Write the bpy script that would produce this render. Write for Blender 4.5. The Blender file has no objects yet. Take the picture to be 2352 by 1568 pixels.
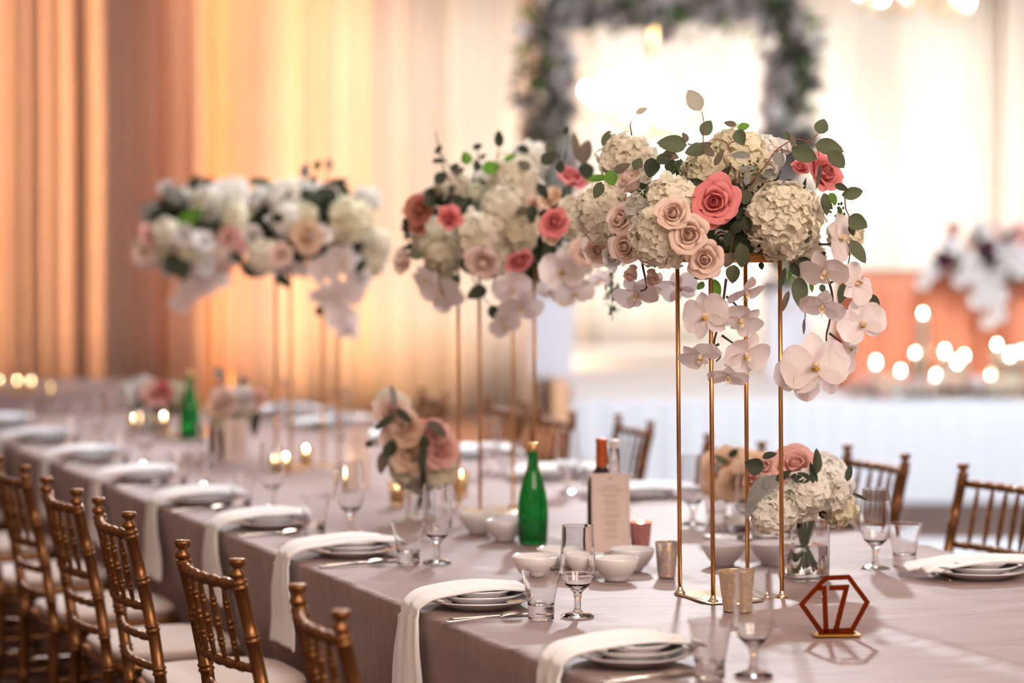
import bpy, math, random
from mathutils import Vector, Matrix, Quaternion, noise
R = random.Random(7)
PI = math.pi
sc = bpy.context.scene
col = sc.collection

# ------------------------------------------------------------------ camera
F = 5553.0
CAMZ = 1.61
PITCH = math.atan((784 - 530) / F)
cam = bpy.data.cameras.new('camera')
cam.sensor_width = 36.0
cam.lens = F * 36.0 / 2352.0
cam.dof.use_dof = True
cam.dof.focus_distance = 5.5
cam.dof.aperture_fstop = 1.5
co = bpy.data.objects.new('camera', cam)
co.location = (0, 0, CAMZ)
co.rotation_euler = (PI / 2 - PITCH, 0, 0)
col.objects.link(co)
sc.camera = co

# ------------------------------------------------------------------ world, lights, exposure
sc.view_settings.view_transform = 'Standard'
sc.view_settings.look = 'None'
sc.view_settings.gamma = 1.0
sc.view_settings.use_curve_mapping = False
sc.view_settings.exposure = 0.14
sc.cycles.max_bounces = 9
sc.cycles.diffuse_bounces = 3
sc.cycles.glossy_bounces = 3
sc.cycles.transmission_bounces = 9
sc.cycles.adaptive_threshold = 0.03
sc.cycles.use_light_tree = False
w = bpy.data.worlds.new('world')
sc.world = w
w.use_nodes = True
w.node_tree.nodes['Background'].inputs[0].default_value = (1.0, 0.70, 0.55, 1)
w.node_tree.nodes['Background'].inputs[1].default_value = 0.46


def lamp(name, kind, loc, target, power, color, size=1.0, size_y=None, angle=60, blend=0.6):
    l = bpy.data.lights.new(name, kind)
    l.energy = power
    l.color = color
    if kind == 'AREA':
        l.size = size
        if size_y:
            l.shape = 'RECTANGLE'
            l.size_y = size_y
    elif kind == 'SPOT':
        l.spot_size = math.radians(angle)
        l.spot_blend = blend
        l.shadow_soft_size = size
    else:
        l.shadow_soft_size = size
    o = bpy.data.objects.new(name, l)
    o.location = loc
    d = Vector(target) - Vector(loc)
    o.rotation_euler = d.to_track_quat('-Z', 'Y').to_euler()
    col.objects.link(o)
    return o


# key: bright white light over the stage behind the table
lamp('stage_light', 'SPOT', (1.1, 13.6, 4.3), (0.3, 6.0, 0.8), 980, (0.93, 0.97, 1.0), 0.16, angle=60)
lamp('stage_light', 'SPOT', (-2.5, 14.5, 4.6), (-1.2, 7.5, 0.8), 480, (0.93, 0.96, 1.0), 0.3, angle=50)
# warm house light over the camera side
lamp('house_light', 'AREA', (0.6, 0.4, 4.2), (0.6, 6.0, 1.0), 112, (1.0, 0.79, 0.65), 2.0)
lamp('overhead_fill', 'AREA', (0.2, 8.5, 5.0), (0.2, 7.0, 0.8), 115, (0.93, 0.97, 1.0), 1.8)  # cool overhead fill, added to brighten napkin tops and satin
lamp('house_light', 'AREA', (3.2, 1.2, 4.2), (0.8, 6.0, 1.0), 178, (1.0, 0.80, 0.66), 2.2)
# white wash on the back drapes and stage
for x_, e_, c_ in ((-0.7, 480, (1.0, 0.94, 0.85)), (0.4, 480, (1.0, 0.95, 0.88)), (1.6, 1450, (1.0, 0.98, 0.95)), (3.2, 1150, (1.0, 0.98, 0.95)), (4.6, 800, (1.0, 0.96, 0.90))):
    lamp('drape_wash', 'SPOT', (x_ + 0.1, 17.4, 5.0), (x_, 21.5, 2.2), e_, c_, 0.15, angle=44, blend=0.9)
    lamp('drape_wash', 'SPOT', (x_ + 0.1, 17.0, 5.0), (x_, 21.5, 0.8), e_ * .7, c_, 0.15, angle=36, blend=0.9)
lamp('stage_wash', 'AREA', (2.6, 9.8, 4.6), (3.0, 14.4, 0.5), 430, (0.80, 0.88, 1.0), 1.6)
# unseen amber strips added for the drapes: out of frame left, and behind them
lamp('amber_fill_strip', 'AREA', (-5.9, 18.6, 2.6), (-2.9, 21.3, 2.6), 400, (1.0, 0.61, 0.39), 0.7, 4.6)
lamp('amber_fill_strip', 'AREA', (-5.0, 19.0, 2.6), (-4.0, 20.6, 2.6), 60, (1.0, 0.58, 0.33), 0.5, 4.6)
lamp('amber_fill_strip', 'AREA', (-2.72, 21.75, 2.5), (-2.72, 20.0, 2.5), 100, (1.0, 0.26, 0.02), 0.4, 4.8)
lamp('amber_fill_strip', 'AREA', (-1.75, 21.75, 2.5), (-1.75, 20.0, 2.5), 120, (1.0, 0.52, 0.27), 0.9, 4.8)
for x_, e_, c_ in ((-2.0, 120, (1.0, 0.70, 0.50)),):
    lamp('amber_fill_spot', 'SPOT', (x_ - .6, 19.2, 5.1), (x_, 21.4, 2.4), e_, c_, 0.05, angle=60, blend=0.9)  # added spot from above, carries the amber up the drapes
    lamp('amber_uplight', 'SPOT', (x_ - .2, 19.6, 0.5), (x_, 21.4, 0.9), e_ * .5, c_, 0.05, angle=70, blend=0.9)
lamp('amber_fill_spot', 'SPOT', (-0.8, 17.5, 4.9), (-0.8, 18.5, 0.0), 3200, (1.0, 0.62, 0.36), 0.2, angle=46, blend=0.9)  # added amber spot, brightens the floor left of the stage
lamp('amber_fill_spot', 'SPOT', (0.17, 19.5, 5.2), (0.17, 21.9, 1.9), 260, (1.0, 0.50, 0.26), 0.05, angle=14, blend=0.9)  # narrow spot added to turn the bare wall gap orange
lamp('amber_uplight', 'SPOT', (-0.9, 19.9, 0.1), (-0.9, 21.5, 0.6), 90, (1.0, 0.52, 0.22), 0.06, angle=60, blend=0.9)
lamp('amber_uplight', 'SPOT', (4.5, 20.8, 0.1), (4.45, 21.3, 2.6), 60, (1.0, 0.5, 0.2), 0.06, angle=40, blend=0.9)

# ------------------------------------------------------------------ geometry helpers


def P(px, py, D):
    u = (px - 1176) / F
    v = (784 - py) / F
    cp, sp = math.cos(PITCH), math.sin(PITCH)
    dy = cp + v * sp
    dz = -sp + v * cp
    return Vector((u * D / dy, D, CAMZ + dz * D / dy))


def T(px, py, z=0.75):
    u = (px - 1176) / F
    v = (784 - py) / F
    cp, sp = math.cos(PITCH), math.sin(PITCH)
    dy = cp + v * sp
    dz = -sp + v * cp
    k = (z - CAMZ) / dz
    return Vector((u * k, dy * k, z))


TA = math.radians(23.1)
UX, UY = -math.sin(TA), math.cos(TA)          # along the table, away from the camera
NX, NY = math.cos(TA), math.sin(TA)           # across the table, to the right


def TC(t, c, z=0.75):
    return Vector((t * UX + c * NX, t * UY + c * NY, z))


def mesh(name, vs, fs, smooth=True):
    m = bpy.data.meshes.new(name)
    m.from_pydata([tuple(v) for v in vs], [], fs)
    if smooth:
        m.polygons.foreach_set('use_smooth', [True] * len(m.polygons))
    m.update()
    return m


class MB:
    def __init__(s):
        s.v = []
        s.f = []

    def add(s, vf, M=None):
        vs, fs = vf
        o = len(s.v)
        if M is None:
            s.v.extend(Vector(v) for v in vs)
        else:
            s.v.extend(M @ Vector(v) for v in vs)
        s.f.extend([tuple(i + o for i in f) for f in fs])
        return s

    def mesh(s, name, smooth=True):
        return mesh(name, s.v, s.f, smooth)


def sup(prof, d=0.0009):
    out = [prof[0]]
    for (r0, z0), (r1, z1) in zip(prof, prof[1:]):
        L = math.hypot(r1 - r0, z1 - z0)
        if L > 3 * d:
            f = d / L
            out.append((r0 + (r1 - r0) * f, z0 + (z1 - z0) * f))
            out.append((r1 - (r1 - r0) * f, z1 - (z1 - z0) * f))
        out.append((r1, z1))
    return out


def lathe(prof, n=24, cap=True):
    vs, fs = [], []
    for r, z in prof:
        for k in range(n):
            a = 2 * PI * k / n
            vs.append((r * math.cos(a), r * math.sin(a), z))
    for i in range(len(prof) - 1):
        for k in range(n):
            a, b = i * n + k, i * n + (k + 1) % n
            fs.append((a, b, b + n, a + n))
    if cap:
        if prof[0][0] > 1e-4:
            fs.append(tuple(range(n - 1, -1, -1)))
        if prof[-1][0] > 1e-4:
            o = (len(prof) - 1) * n
            fs.append(tuple(o + k for k in range(n)))
    return vs, fs


def tube(pts, rad, n=8):
    pts = [Vector(p) for p in pts]
    if not isinstance(rad, (list, tuple)):
        rad = [rad] * len(pts)
    vs, fs = [], []
    d0 = (pts[1] - pts[0]).normalized()
    up = Vector((0, 0, 1)) if abs(d0.z) < 0.9 else Vector((1, 0, 0))
    x = d0.cross(up).normalized()
    for i, p in enumerate(pts):
        a = pts[max(0, i - 1)]
        b = pts[min(len(pts) - 1, i + 1)]
        d = (b - a).normalized()
        x = (x - d * x.dot(d)).normalized()
        y = d.cross(x)
        for k in range(n):
            t = 2 * PI * k / n
            vs.append(p + (x * math.cos(t) + y * math.sin(t)) * rad[i])
    for i in range(len(pts) - 1):
        for k in range(n):
            a, b = i * n + k, i * n + (k + 1) % n
            fs.append((a, b, b + n, a + n))
    fs.append(tuple(range(n - 1, -1, -1)))
    o = (len(pts) - 1) * n
    fs.append(tuple(o + k for k in range(n)))
    return vs, fs


def box(x0, x1, y0, y1, z0, z1):
    vs = [(x, y, z) for z in (z0, z1) for y in (y0, y1) for x in (x0, x1)]
    return vs, [(0, 2, 3, 1), (4, 5, 7, 6), (0, 1, 5, 4), (2, 6, 7, 3), (0, 4, 6, 2), (1, 3, 7, 5)]


def rbox(hx, hy, z0, z1, r=0.02, n=5, bev=0.004):
    """rounded-corner slab centred on the origin, with soft top and bottom edges"""
    def ring(inset, z):
        out = []
        for cx, cy, a0 in ((1, 1, 0), (-1, 1, 90), (-1, -1, 180), (1, -1, 270)):
            for k in range(n + 1):
                a = math.radians(a0 + 90 * k / n)
                out.append((cx * (hx - r) + (r - inset) * math.cos(a), cy * (hy - r) + (r - inset) * math.sin(a), z))
        return out
    rings = [ring(bev, z0), ring(0, z0 + bev), ring(0, z1 - bev), ring(bev, z1)]
    vs = [v for rg in rings for v in rg]
    m = len(rings[0])
    fs = []
    for i in range(3):
        for k in range(m):
            a, b = i * m + k, i * m + (k + 1) % m
            fs.append((a, b, b + m, a + m))
    fs.append(tuple(range(m - 1, -1, -1)))
    fs.append(tuple(3 * m + k for k in range(m)))
    return vs, fs


def leafvf(L, W, prof='round', cup=0.3, bend=0.1, wave=0.0, nu=5, nv=6, fold=0.0, seed=0):
    """a leaf or petal along +Y from the origin, face up +Z"""
    vs, fs = [], []
    for j in range(nv + 1):
        s = j / nv
        if prof == 'round':
            hw = math.sqrt(max(0.0, 1 - (2 * s - 1) ** 2))
        elif prof == 'euc':
            hw = (math.sin(PI * s ** 0.85)) ** 0.75 * (1.05 - 0.15 * s)
        elif prof == 'petal':
            hw = math.sin(PI * min(1, 0.06 + 0.94 * s) ** 1.45) ** 0.62
        elif prof == 'sepal':
            hw = math.sin(PI * s ** 1.1) ** 0.8
        elif prof == 'wing':
            hw = (math.sin(PI * min(1.0, s * 0.93 + 0.05) ** 1.25)) ** 0.5
        elif prof == 'long':
            hw = math.sin(PI * s ** 0.75) ** 1.2
        hw = max(hw, 0.02) * W / 2
        for i in range(nu + 1):
            v = 2 * i / nu - 1
            x = hw * v
            z = cup * hw * v * v + bend * L * s * s + fold * abs(v) * hw
            if wave:
                z += wave * L * math.sin(5 * s * PI + v * 2.3 + seed) * abs(v)
            vs.append((x, L * s - (0.04 * L * v * v if s > 0.9 else 0), z))
    for j in range(nv):
        for i in range(nu):
            a = j * (nu + 1) + i
            fs.append((a, a + 1, a + nu + 2, a + nu + 1))
    return vs, fs


# ------------------------------------------------------------------ scene object helpers
def thing(name, label, cat, loc=(0, 0, 0), rz=0.0, group=None):
    o = bpy.data.objects.new(name, None)
    o.empty_display_size = 0.05
    o.location = loc
    o.rotation_euler = (0, 0, rz)
    o['label'] = label
    o['category'] = cat
    if group:
        o['group'] = group
    col.objects.link(o)
    return o


def obj(name, m, mat, parent=None, loc=(0, 0, 0), rot=None, scale=None, kind=None, label=None):
    o = bpy.data.objects.new(name, m)
    if mat is not None:
        if len(m.materials) == 0:
            m.materials.append(mat)
        elif m.materials[0] != mat:
            o.material_slots[0].link = 'OBJECT'
            o.material_slots[0].material = mat
    o.location = loc
    if rot is not None:
        if isinstance(rot, Quaternion):
            o.rotation_mode = 'QUATERNION'
            o.rotation_quaternion = rot
        else:
            o.rotation_euler = rot
    if scale is not None:
        o.scale = (scale,) * 3 if isinstance(scale, (int, float)) else scale
    if parent is not None:
        o.parent = parent
    if kind:
        o['kind'] = kind
    if label:
        o['label'] = label
    col.objects.link(o)
    return o


def tag(o, label, cat, group=None):
    o['label'] = label
    o['category'] = cat
    if group:
        o['group'] = group
    return o


def dup(root, loc, rz, label, group=None):
    r = root.copy()
    col.objects.link(r)
    r.location = loc
    r.rotation_euler = (0, 0, rz)
    r['label'] = label
    if group:
        r['group'] = group
    for ch in list(root.children):
        c = ch.copy()
        col.objects.link(c)
        c.parent = r
        for g in ch.children:
            d = g.copy()
            col.objects.link(d)
            d.parent = c
    return r


# ------------------------------------------------------------------ materials
def nodes(name):
    m = bpy.data.materials.new(name)
    m.use_nodes = True
    nt = m.node_tree
    return m, nt, nt.nodes['Principled BSDF']


def bsdf(name, c, rough=0.5, metal=0.0, spec=0.5, sheen=0.0, trans=0.0, ior=1.45, coat=0.0, bump=0.0, bscale=50, var=0.0, vscale=8, emit=None, estr=0):
    m, nt, b = nodes(name)
    b.inputs['Base Color'].default_value = (*c, 1)
    b.inputs['Roughness'].default_value = rough
    b.inputs['Metallic'].default_value = metal
    b.inputs['Specular IOR Level'].default_value = spec
    b.inputs['Sheen Weight'].default_value = sheen
    b.inputs['Transmission Weight'].default_value = trans
    b.inputs['IOR'].default_value = ior
    b.inputs['Coat Weight'].default_value = coat
    if emit:
        b.inputs['Emission Color'].default_value = (*emit, 1)
        b.inputs['Emission Strength'].default_value = estr
    if var or bump:
        tc = nt.nodes.new('ShaderNodeTexCoord')
    if var:
        n = nt.nodes.new('ShaderNodeTexNoise')
        n.inputs['Scale'].default_value = vscale
        n.inputs['Detail'].default_value = 4
        nt.links.new(tc.outputs['Object'], n.inputs['Vector'])
        mx = nt.nodes.new('ShaderNodeMix')
        mx.data_type = 'RGBA'
        mx.inputs[6].default_value = (*[max(0, x * (1 - var)) for x in c], 1)
        mx.inputs[7].default_value = (*[min(1, x * (1 + var)) for x in c], 1)
        nt.links.new(n.outputs['Fac'], mx.inputs[0])
        nt.links.new(mx.outputs[2], b.inputs['Base Color'])
    if bump:
        n = nt.nodes.new('ShaderNodeTexNoise')
        n.inputs['Scale'].default_value = bscale
        n.inputs['Detail'].default_value = 3
        nt.links.new(tc.outputs['Object'], n.inputs['Vector'])
        bp = nt.nodes.new('ShaderNodeBump')
        bp.inputs['Strength'].default_value = bump
        bp.inputs['Distance'].default_value = 0.01
        nt.links.new(n.outputs['Fac'], bp.inputs['Height'])
        nt.links.new(bp.outputs['Normal'], b.inputs['Normal'])
    return m


def petal_mat(name, c, c2=None, tr=0.35, rough=0.55, scale=9, veins=0.0):
    """soft translucent petal or leaf"""
    m, nt, b = nodes(name)
    b.inputs['Roughness'].default_value = rough
    b.inputs['Specular IOR Level'].default_value = 0.35
    tc = nt.nodes.new('ShaderNodeTexCoord')
    n = nt.nodes.new('ShaderNodeTexNoise')
    n.inputs['Scale'].default_value = scale
    n.inputs['Detail'].default_value = 3
    nt.links.new(tc.outputs['Object'], n.inputs['Vector'])
    mx = nt.nodes.new('ShaderNodeMix')
    mx.data_type = 'RGBA'
    mx.inputs[6].default_value = (*c, 1)
    mx.inputs[7].default_value = (*(c2 or c), 1)
    nt.links.new(n.outputs['Fac'], mx.inputs[0])
    nt.links.new(mx.outputs[2], b.inputs['Base Color'])
    t = nt.nodes.new('ShaderNodeBsdfTranslucent')
    nt.links.new(mx.outputs[2], t.inputs['Color'])
    ms = nt.nodes.new('ShaderNodeMixShader')
    ms.inputs[0].default_value = tr
    nt.links.new(b.outputs[0], ms.inputs[1])
    nt.links.new(t.outputs[0], ms.inputs[2])
    nt.links.new(ms.outputs[0], nt.nodes['Material Output'].inputs['Surface'])
    if veins:
        wv = nt.nodes.new('ShaderNodeTexNoise')
        wv.inputs['Scale'].default_value = 90
        nt.links.new(tc.outputs['Object'], wv.inputs['Vector'])
        bp = nt.nodes.new('ShaderNodeBump')
        bp.inputs['Strength'].default_value = veins
        bp.inputs['Distance'].default_value = 0.002
        nt.links.new(wv.outputs['Fac'], bp.inputs['Height'])
        nt.links.new(bp.outputs['Normal'], b.inputs['Normal'])
    return m


def emis(name, c, s):
    m = bpy.data.materials.new(name)
    m.use_nodes = True
    nt = m.node_tree
    nt.nodes.clear()
    e = nt.nodes.new('ShaderNodeEmission')
    e.inputs[0].default_value = (*c, 1)
    e.inputs[1].default_value = s
    o = nt.nodes.new('ShaderNodeOutputMaterial')
    nt.links.new(e.outputs[0], o.inputs[0])
    return m


def glass_mat(name, c=(1, 1, 1), rough=0.0, ior=1.45):
    m, nt, b = nodes(name)
    b.inputs['Base Color'].default_value = (*c, 1)
    b.inputs['Roughness'].default_value = rough
    b.inputs['Transmission Weight'].default_value = 1.0
    b.inputs['IOR'].default_value = ior
    # glass lets light through to what stands behind it instead of a black shadow
    return m


def satin_mat():
    m, nt, b = nodes('mauve_satin')
    b.inputs['Base Color'].default_value = (0.275, 0.180, 0.170, 1)
    b.inputs['Roughness'].default_value = 0.54
    b.inputs['Specular IOR Level'].default_value = 0.42
    b.inputs['Sheen Weight'].default_value = 0.25
    b.inputs['Sheen Roughness'].default_value = 0.4
    tc = nt.nodes.new('ShaderNodeTexCoord')
    mp = nt.nodes.new('ShaderNodeMapping')
    mp.inputs['Rotation'].default_value = (0, 0, -TA)
    mp.inputs['Scale'].default_value = (3.0, 15.0, 3.0)
    nt.links.new(tc.outputs['Object'], mp.inputs['Vector'])
    n = nt.nodes.new('ShaderNodeTexNoise')
    n.inputs['Scale'].default_value = 1.0
    n.inputs['Detail'].default_value = 5
    n.inputs['Distortion'].default_value = 0.6
    nt.links.new(mp.outputs[0], n.inputs['Vector'])
    bp = nt.nodes.new('ShaderNodeBump')
    bp.inputs['Strength'].default_value = 0.85
    bp.inputs['Distance'].default_value = 0.012
    nt.links.new(n.outputs['Fac'], bp.inputs['Height'])
    nt.links.new(bp.outputs['Normal'], b.inputs['Normal'])
    return m


M = {}
M['satin'] = satin_mat()
M['napkin'] = bsdf('white_linen', (0.86, 0.86, 0.88), 0.8, sheen=0.3, bump=0.15, bscale=40)
M['china'] = bsdf('white_china', (0.78, 0.77, 0.79), 0.12, spec=0.6, coat=0.4)
M['steel'] = bsdf('polished_steel', (0.55, 0.47, 0.39), 0.26, metal=1.0)
M['gold'] = bsdf('brushed_gold', (0.62, 0.33, 0.13), 0.32, metal=1.0, bump=0.05, bscale=200)
M['goldplate'] = bsdf('pale_gold_plate', (0.86, 0.70, 0.48), 0.18, metal=1.0)
M['chair'] = bsdf('copper_gold_lacquer', (0.20, 0.082, 0.024), 0.32, metal=0.72, spec=0.5, coat=0.2, bump=0.06, bscale=260, var=0.15, vscale=30)
M['cushion'] = bsdf('ivory_cushion', (0.60, 0.50, 0.46), 0.85, sheen=0.2, bump=0.1, bscale=25)
M['glass'] = glass_mat('clear_glass')
M['greenglass'] = bsdf('green_glass', (0.01, 0.50, 0.13), 0.05, trans=0.85, spec=0.6)
M['darkglass'] = bsdf('dark_wine_glass', (0.03, 0.008, 0.006), 0.08, spec=0.6)
M['capsule'] = bsdf('copper_foil', (0.60, 0.13, 0.035), 0.35, metal=0.5)
M['whitecap'] = bsdf('white_foil', (0.85, 0.85, 0.85), 0.4)
M['goldcap'] = bsdf('gold_screw_cap', (0.75, 0.48, 0.18), 0.3, metal=0.8)
M['paper'] = bsdf('blush_card', (0.82, 0.69, 0.645), 0.7)
M['whitepaper'] = bsdf('white_card', (0.9, 0.9, 0.9), 0.45)
M['ink'] = bsdf('rose_ink', (0.50, 0.34, 0.32), 0.7)
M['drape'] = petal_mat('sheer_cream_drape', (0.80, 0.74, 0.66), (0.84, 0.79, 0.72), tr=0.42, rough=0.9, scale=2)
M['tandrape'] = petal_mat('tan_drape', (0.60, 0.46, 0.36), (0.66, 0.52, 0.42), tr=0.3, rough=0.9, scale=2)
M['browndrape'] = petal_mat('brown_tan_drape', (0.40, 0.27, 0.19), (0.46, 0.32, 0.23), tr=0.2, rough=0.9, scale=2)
M['wall'] = bsdf('peach_wall', (0.62, 0.42, 0.31), 0.9, var=0.06)
M['ceil'] = bsdf('ceiling_plaster', (0.6, 0.55, 0.5), 0.9)
M['carpet'] = bsdf('brown_patterned_carpet', (0.12, 0.072, 0.055), 0.95, bump=0.3, bscale=90, var=0.5, vscale=5)
M['dance'] = bsdf('white_gloss_floor', (0.78, 0.80, 0.84), 0.12, spec=0.6, var=0.02)
M['skirt'] = petal_mat('white_stage_skirt', (0.80, 0.83, 0.88), (0.82, 0.85, 0.9), tr=0.1, rough=0.85, scale=2)
M['stage'] = bsdf('white_stage_floor', (0.82, 0.82, 0.82), 0.5, var=0.03)
M['sequin'] = bsdf('copper_sequins', (0.60, 0.22, 0.13), 0.42, metal=0.55, bump=0.5, bscale=160, var=0.25, vscale=60)
M['leaf'] = petal_mat('eucalyptus_green', (0.085, 0.115, 0.060), (0.14, 0.15, 0.085), tr=0.30, rough=0.5, scale=14, veins=0.3)
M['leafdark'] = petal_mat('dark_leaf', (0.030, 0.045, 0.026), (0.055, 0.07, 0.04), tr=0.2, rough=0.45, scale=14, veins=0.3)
M['leafbrown'] = petal_mat('brown_grey_leaf', (0.13, 0.105, 0.075), (0.19, 0.155, 0.115), tr=0.25, rough=0.55, scale=14, veins=0.3)
M['leafbright'] = petal_mat('fresh_green_leaf', (0.11, 0.24, 0.03), (0.16, 0.33, 0.05), tr=0.5, rough=0.45, scale=14, veins=0.3)
M['leafgrey'] = petal_mat('silver_leaf', (0.21, 0.22, 0.21), (0.30, 0.31, 0.29), tr=0.2, rough=0.7, scale=14, veins=0.3)
M['leafpale'] = petal_mat('pale_sage_leaf', (0.40, 0.37, 0.28), (0.5, 0.46, 0.36), tr=0.35, rough=0.6, scale=14)
M['stem'] = bsdf('dark_stem', (0.07, 0.045, 0.03), 0.6)
M['redstem'] = bsdf('reddish_stem', (0.22, 0.085, 0.06), 0.6)
M['greenstem'] = bsdf('green_stem', (0.06, 0.11, 0.025), 0.45)
M['hyd'] = petal_mat('cream_hydrangea', (0.92, 0.86, 0.77), (0.94, 0.90, 0.74), tr=0.38, scale=7)
M['hydyellow'] = petal_mat('yellow_cream_hydrangea', (0.88, 0.83, 0.60), (0.92, 0.88, 0.74), tr=0.35, scale=7)
M['hydwhite'] = petal_mat('white_hydrangea', (0.93, 0.91, 0.86), (0.95, 0.94, 0.88), tr=0.38, scale=7)
M['hydcore'] = bsdf('hydrangea_inside', (0.58, 0.54, 0.36), 0.8)
M['blush'] = petal_mat('blush_rose', (0.88, 0.66, 0.56), (0.93, 0.76, 0.67), tr=0.30, scale=3)
M['coral'] = petal_mat('coral_rose', (0.76, 0.20, 0.22), (0.86, 0.33, 0.32), tr=0.25, scale=3)
M['dusty'] = petal_mat('dusty_coral', (0.55, 0.20, 0.15), (0.62, 0.28, 0.2), tr=0.25, scale=5)
M['peach'] = petal_mat('peach_rose', (0.86, 0.62, 0.44), (0.90, 0.70, 0.53), tr=0.30, scale=3)
M['pink'] = petal_mat('pink_rose', (0.82, 0.42, 0.40), (0.90, 0.62, 0.52), tr=0.30, scale=5)
M['white'] = petal_mat('white_rose', (0.86, 0.82, 0.80), (0.92, 0.89, 0.86), tr=0.3, scale=3)
M['lilac'] = petal_mat('pale_lilac_bloom', (0.42, 0.34, 0.33), (0.60, 0.50, 0.49), tr=0.2, scale=3)
M['burgundy'] = petal_mat('burgundy_bloom', (0.06, 0.012, 0.03), (0.10, 0.02, 0.045), tr=0.1, scale=3)
M['orchid'] = petal_mat('white_pink_orchid', (0.87, 0.79, 0.79), (0.89, 0.80, 0.80), tr=0.28, scale=10, veins=0.2)
M['orchidlip'] = petal_mat('orchid_lip', (0.85, 0.78, 0.70), (0.85, 0.62, 0.30), tr=0.2, scale=60)
M['orchidthroat'] = bsdf('orchid_throat', (0.72, 0.42, 0.03), 0.6)
M['foam'] = bsdf('floral_foam', (0.03, 0.05, 0.02), 0.9)
M['copper'] = bsdf('mirror_copper_acrylic', (0.22, 0.034, 0.006), 0.06, metal=1.0, coat=0.0)
M['copperbase'] = bsdf('gold_mirror_acrylic', (0.85, 0.50, 0.12), 0.12, metal=0.9)
M['wax'] = bsdf('candle_wax', (0.9, 0.8, 0.6), 0.5)
M['flame'] = emis('flame', (1.0, 0.84, 0.56), 150)
M['flamefar'] = emis('candle_flame', (1.0, 0.83, 0.58), 120)
M['bulb'] = emis('chandelier_bulb', (1.0, 0.98, 0.94), 60)
M['acrylic'] = bsdf('white_plinth', (0.80, 0.82, 0.88), 0.4)
M['water'] = glass_mat('water', (0.97, 0.97, 0.94), 0.0, 1.33)


def mercury(name, c1, c2):
    m, nt, b = nodes(name)
    tc = nt.nodes.new('ShaderNodeTexCoord')
    n = nt.nodes.new('ShaderNodeTexNoise')
    n.inputs['Scale'].default_value = 120
    n.inputs['Detail'].default_value = 4
    nt.links.new(tc.outputs['Object'], n.inputs['Vector'])
    cr = nt.nodes.new('ShaderNodeValToRGB')
    cr.color_ramp.elements[0].position = 0.48
    cr.color_ramp.elements[0].color = (*c1, 1)
    cr.color_ramp.elements[1].position = 0.66
    cr.color_ramp.elements[1].color = (*c2, 1)
    nt.links.new(n.outputs['Fac'], cr.inputs[0])
    nt.links.new(cr.outputs[0], b.inputs['Base Color'])
    b.inputs['Metallic'].default_value = 0.75
    b.inputs['Roughness'].default_value = 0.15
    bp = nt.nodes.new('ShaderNodeBump')
    bp.inputs['Strength'].default_value = 0.25
    bp.inputs['Distance'].default_value = 0.003
    nt.links.new(n.outputs['Fac'], bp.inputs['Height'])
    nt.links.new(bp.outputs['Normal'], b.inputs['Normal'])
    return m


M['mercgold'] = mercury('gold_mercury_glass', (0.66, 0.56, 0.44), (0.95, 0.75, 0.40))
M['mercsilver'] = mercury('silver_mercury_glass', (0.60, 0.55, 0.55), (0.95, 0.70, 0.40))
M['mercpink'] = mercury('pink_mercury_glass', (0.62, 0.30, 0.29), (0.85, 0.45, 0.38))

# ------------------------------------------------------------------ the room
WY = 21.9


def struct(name, vf, mat, smooth=False):
    o = obj(name, mesh(name, *vf, smooth=smooth), mat)
    o['kind'] = 'structure'
    return o


struct('floor', box(-10, 10, -4, WY + .2, -0.1, 0.0), M['carpet'])
struct('wall_back', box(-10, 10, WY, WY + .2, 0, 5.3), M['wall'])
struct('wall_left', box(-10.2, -10, -4, WY + .2, 0, 5.3), M['wall'])
struct('wall_right', box(10, 10.2, -4, WY + .2, 0, 5.3), M['wall'])
struct('ceiling', box(-10, 10, 8, WY + .2, 5.3, 5.5), M['ceil'])


def drape(name, px0, px1, Y, mat, label, seed, amp=0.05, z1=5.2, pitch=0.16, z0=0.02):
    r = random.Random(seed)
    x0 = (px0 - 1176) / F * Y
    x1 = (px1 - 1176) / F * Y
    n = int((x1 - x0) / 0.012)
    ph = [r.uniform(0, 6) for _ in range(4)]
    vs, fs = [], []
    rows = 6
    for j in range(rows + 1):
        z = z0 + (z1 - z0) * j / rows
        for i in range(n + 1):
            x = x0 + (x1 - x0) * i / n
            q = x * 2 * PI / pitch
            y = 1.35 * amp * (math.sin(q + 0.9 * math.sin(q * 0.31 + ph[0])) * (0.55 + 0.45 * math.sin(q * 0.17 + ph[1])) + 0.8 * math.sin(q * 0.23 + ph[2]) + 0.35 * math.sin(q * 2.3 + ph[0] + 1.5 * math.sin(q * .4)))
            y *= 1 - 0.15 * j / rows
            vs.append((x + 0.01 * math.sin(z * 1.3 + ph[3] + x), Y + y, z))
    for j in range(rows):
        for i in range(n):
            a = j * (n + 1) + i
            fs.append((a, a + 1, a + n + 2, a + n + 1))
    o = obj(name, mesh(name, vs, fs), mat)
    mod = o.modifiers.new('thickness', 'SOLIDIFY')
    mod.thickness = 0.004
    tag(o, label, 'drape', 'drapes hanging along the back wall')
    return o


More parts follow.
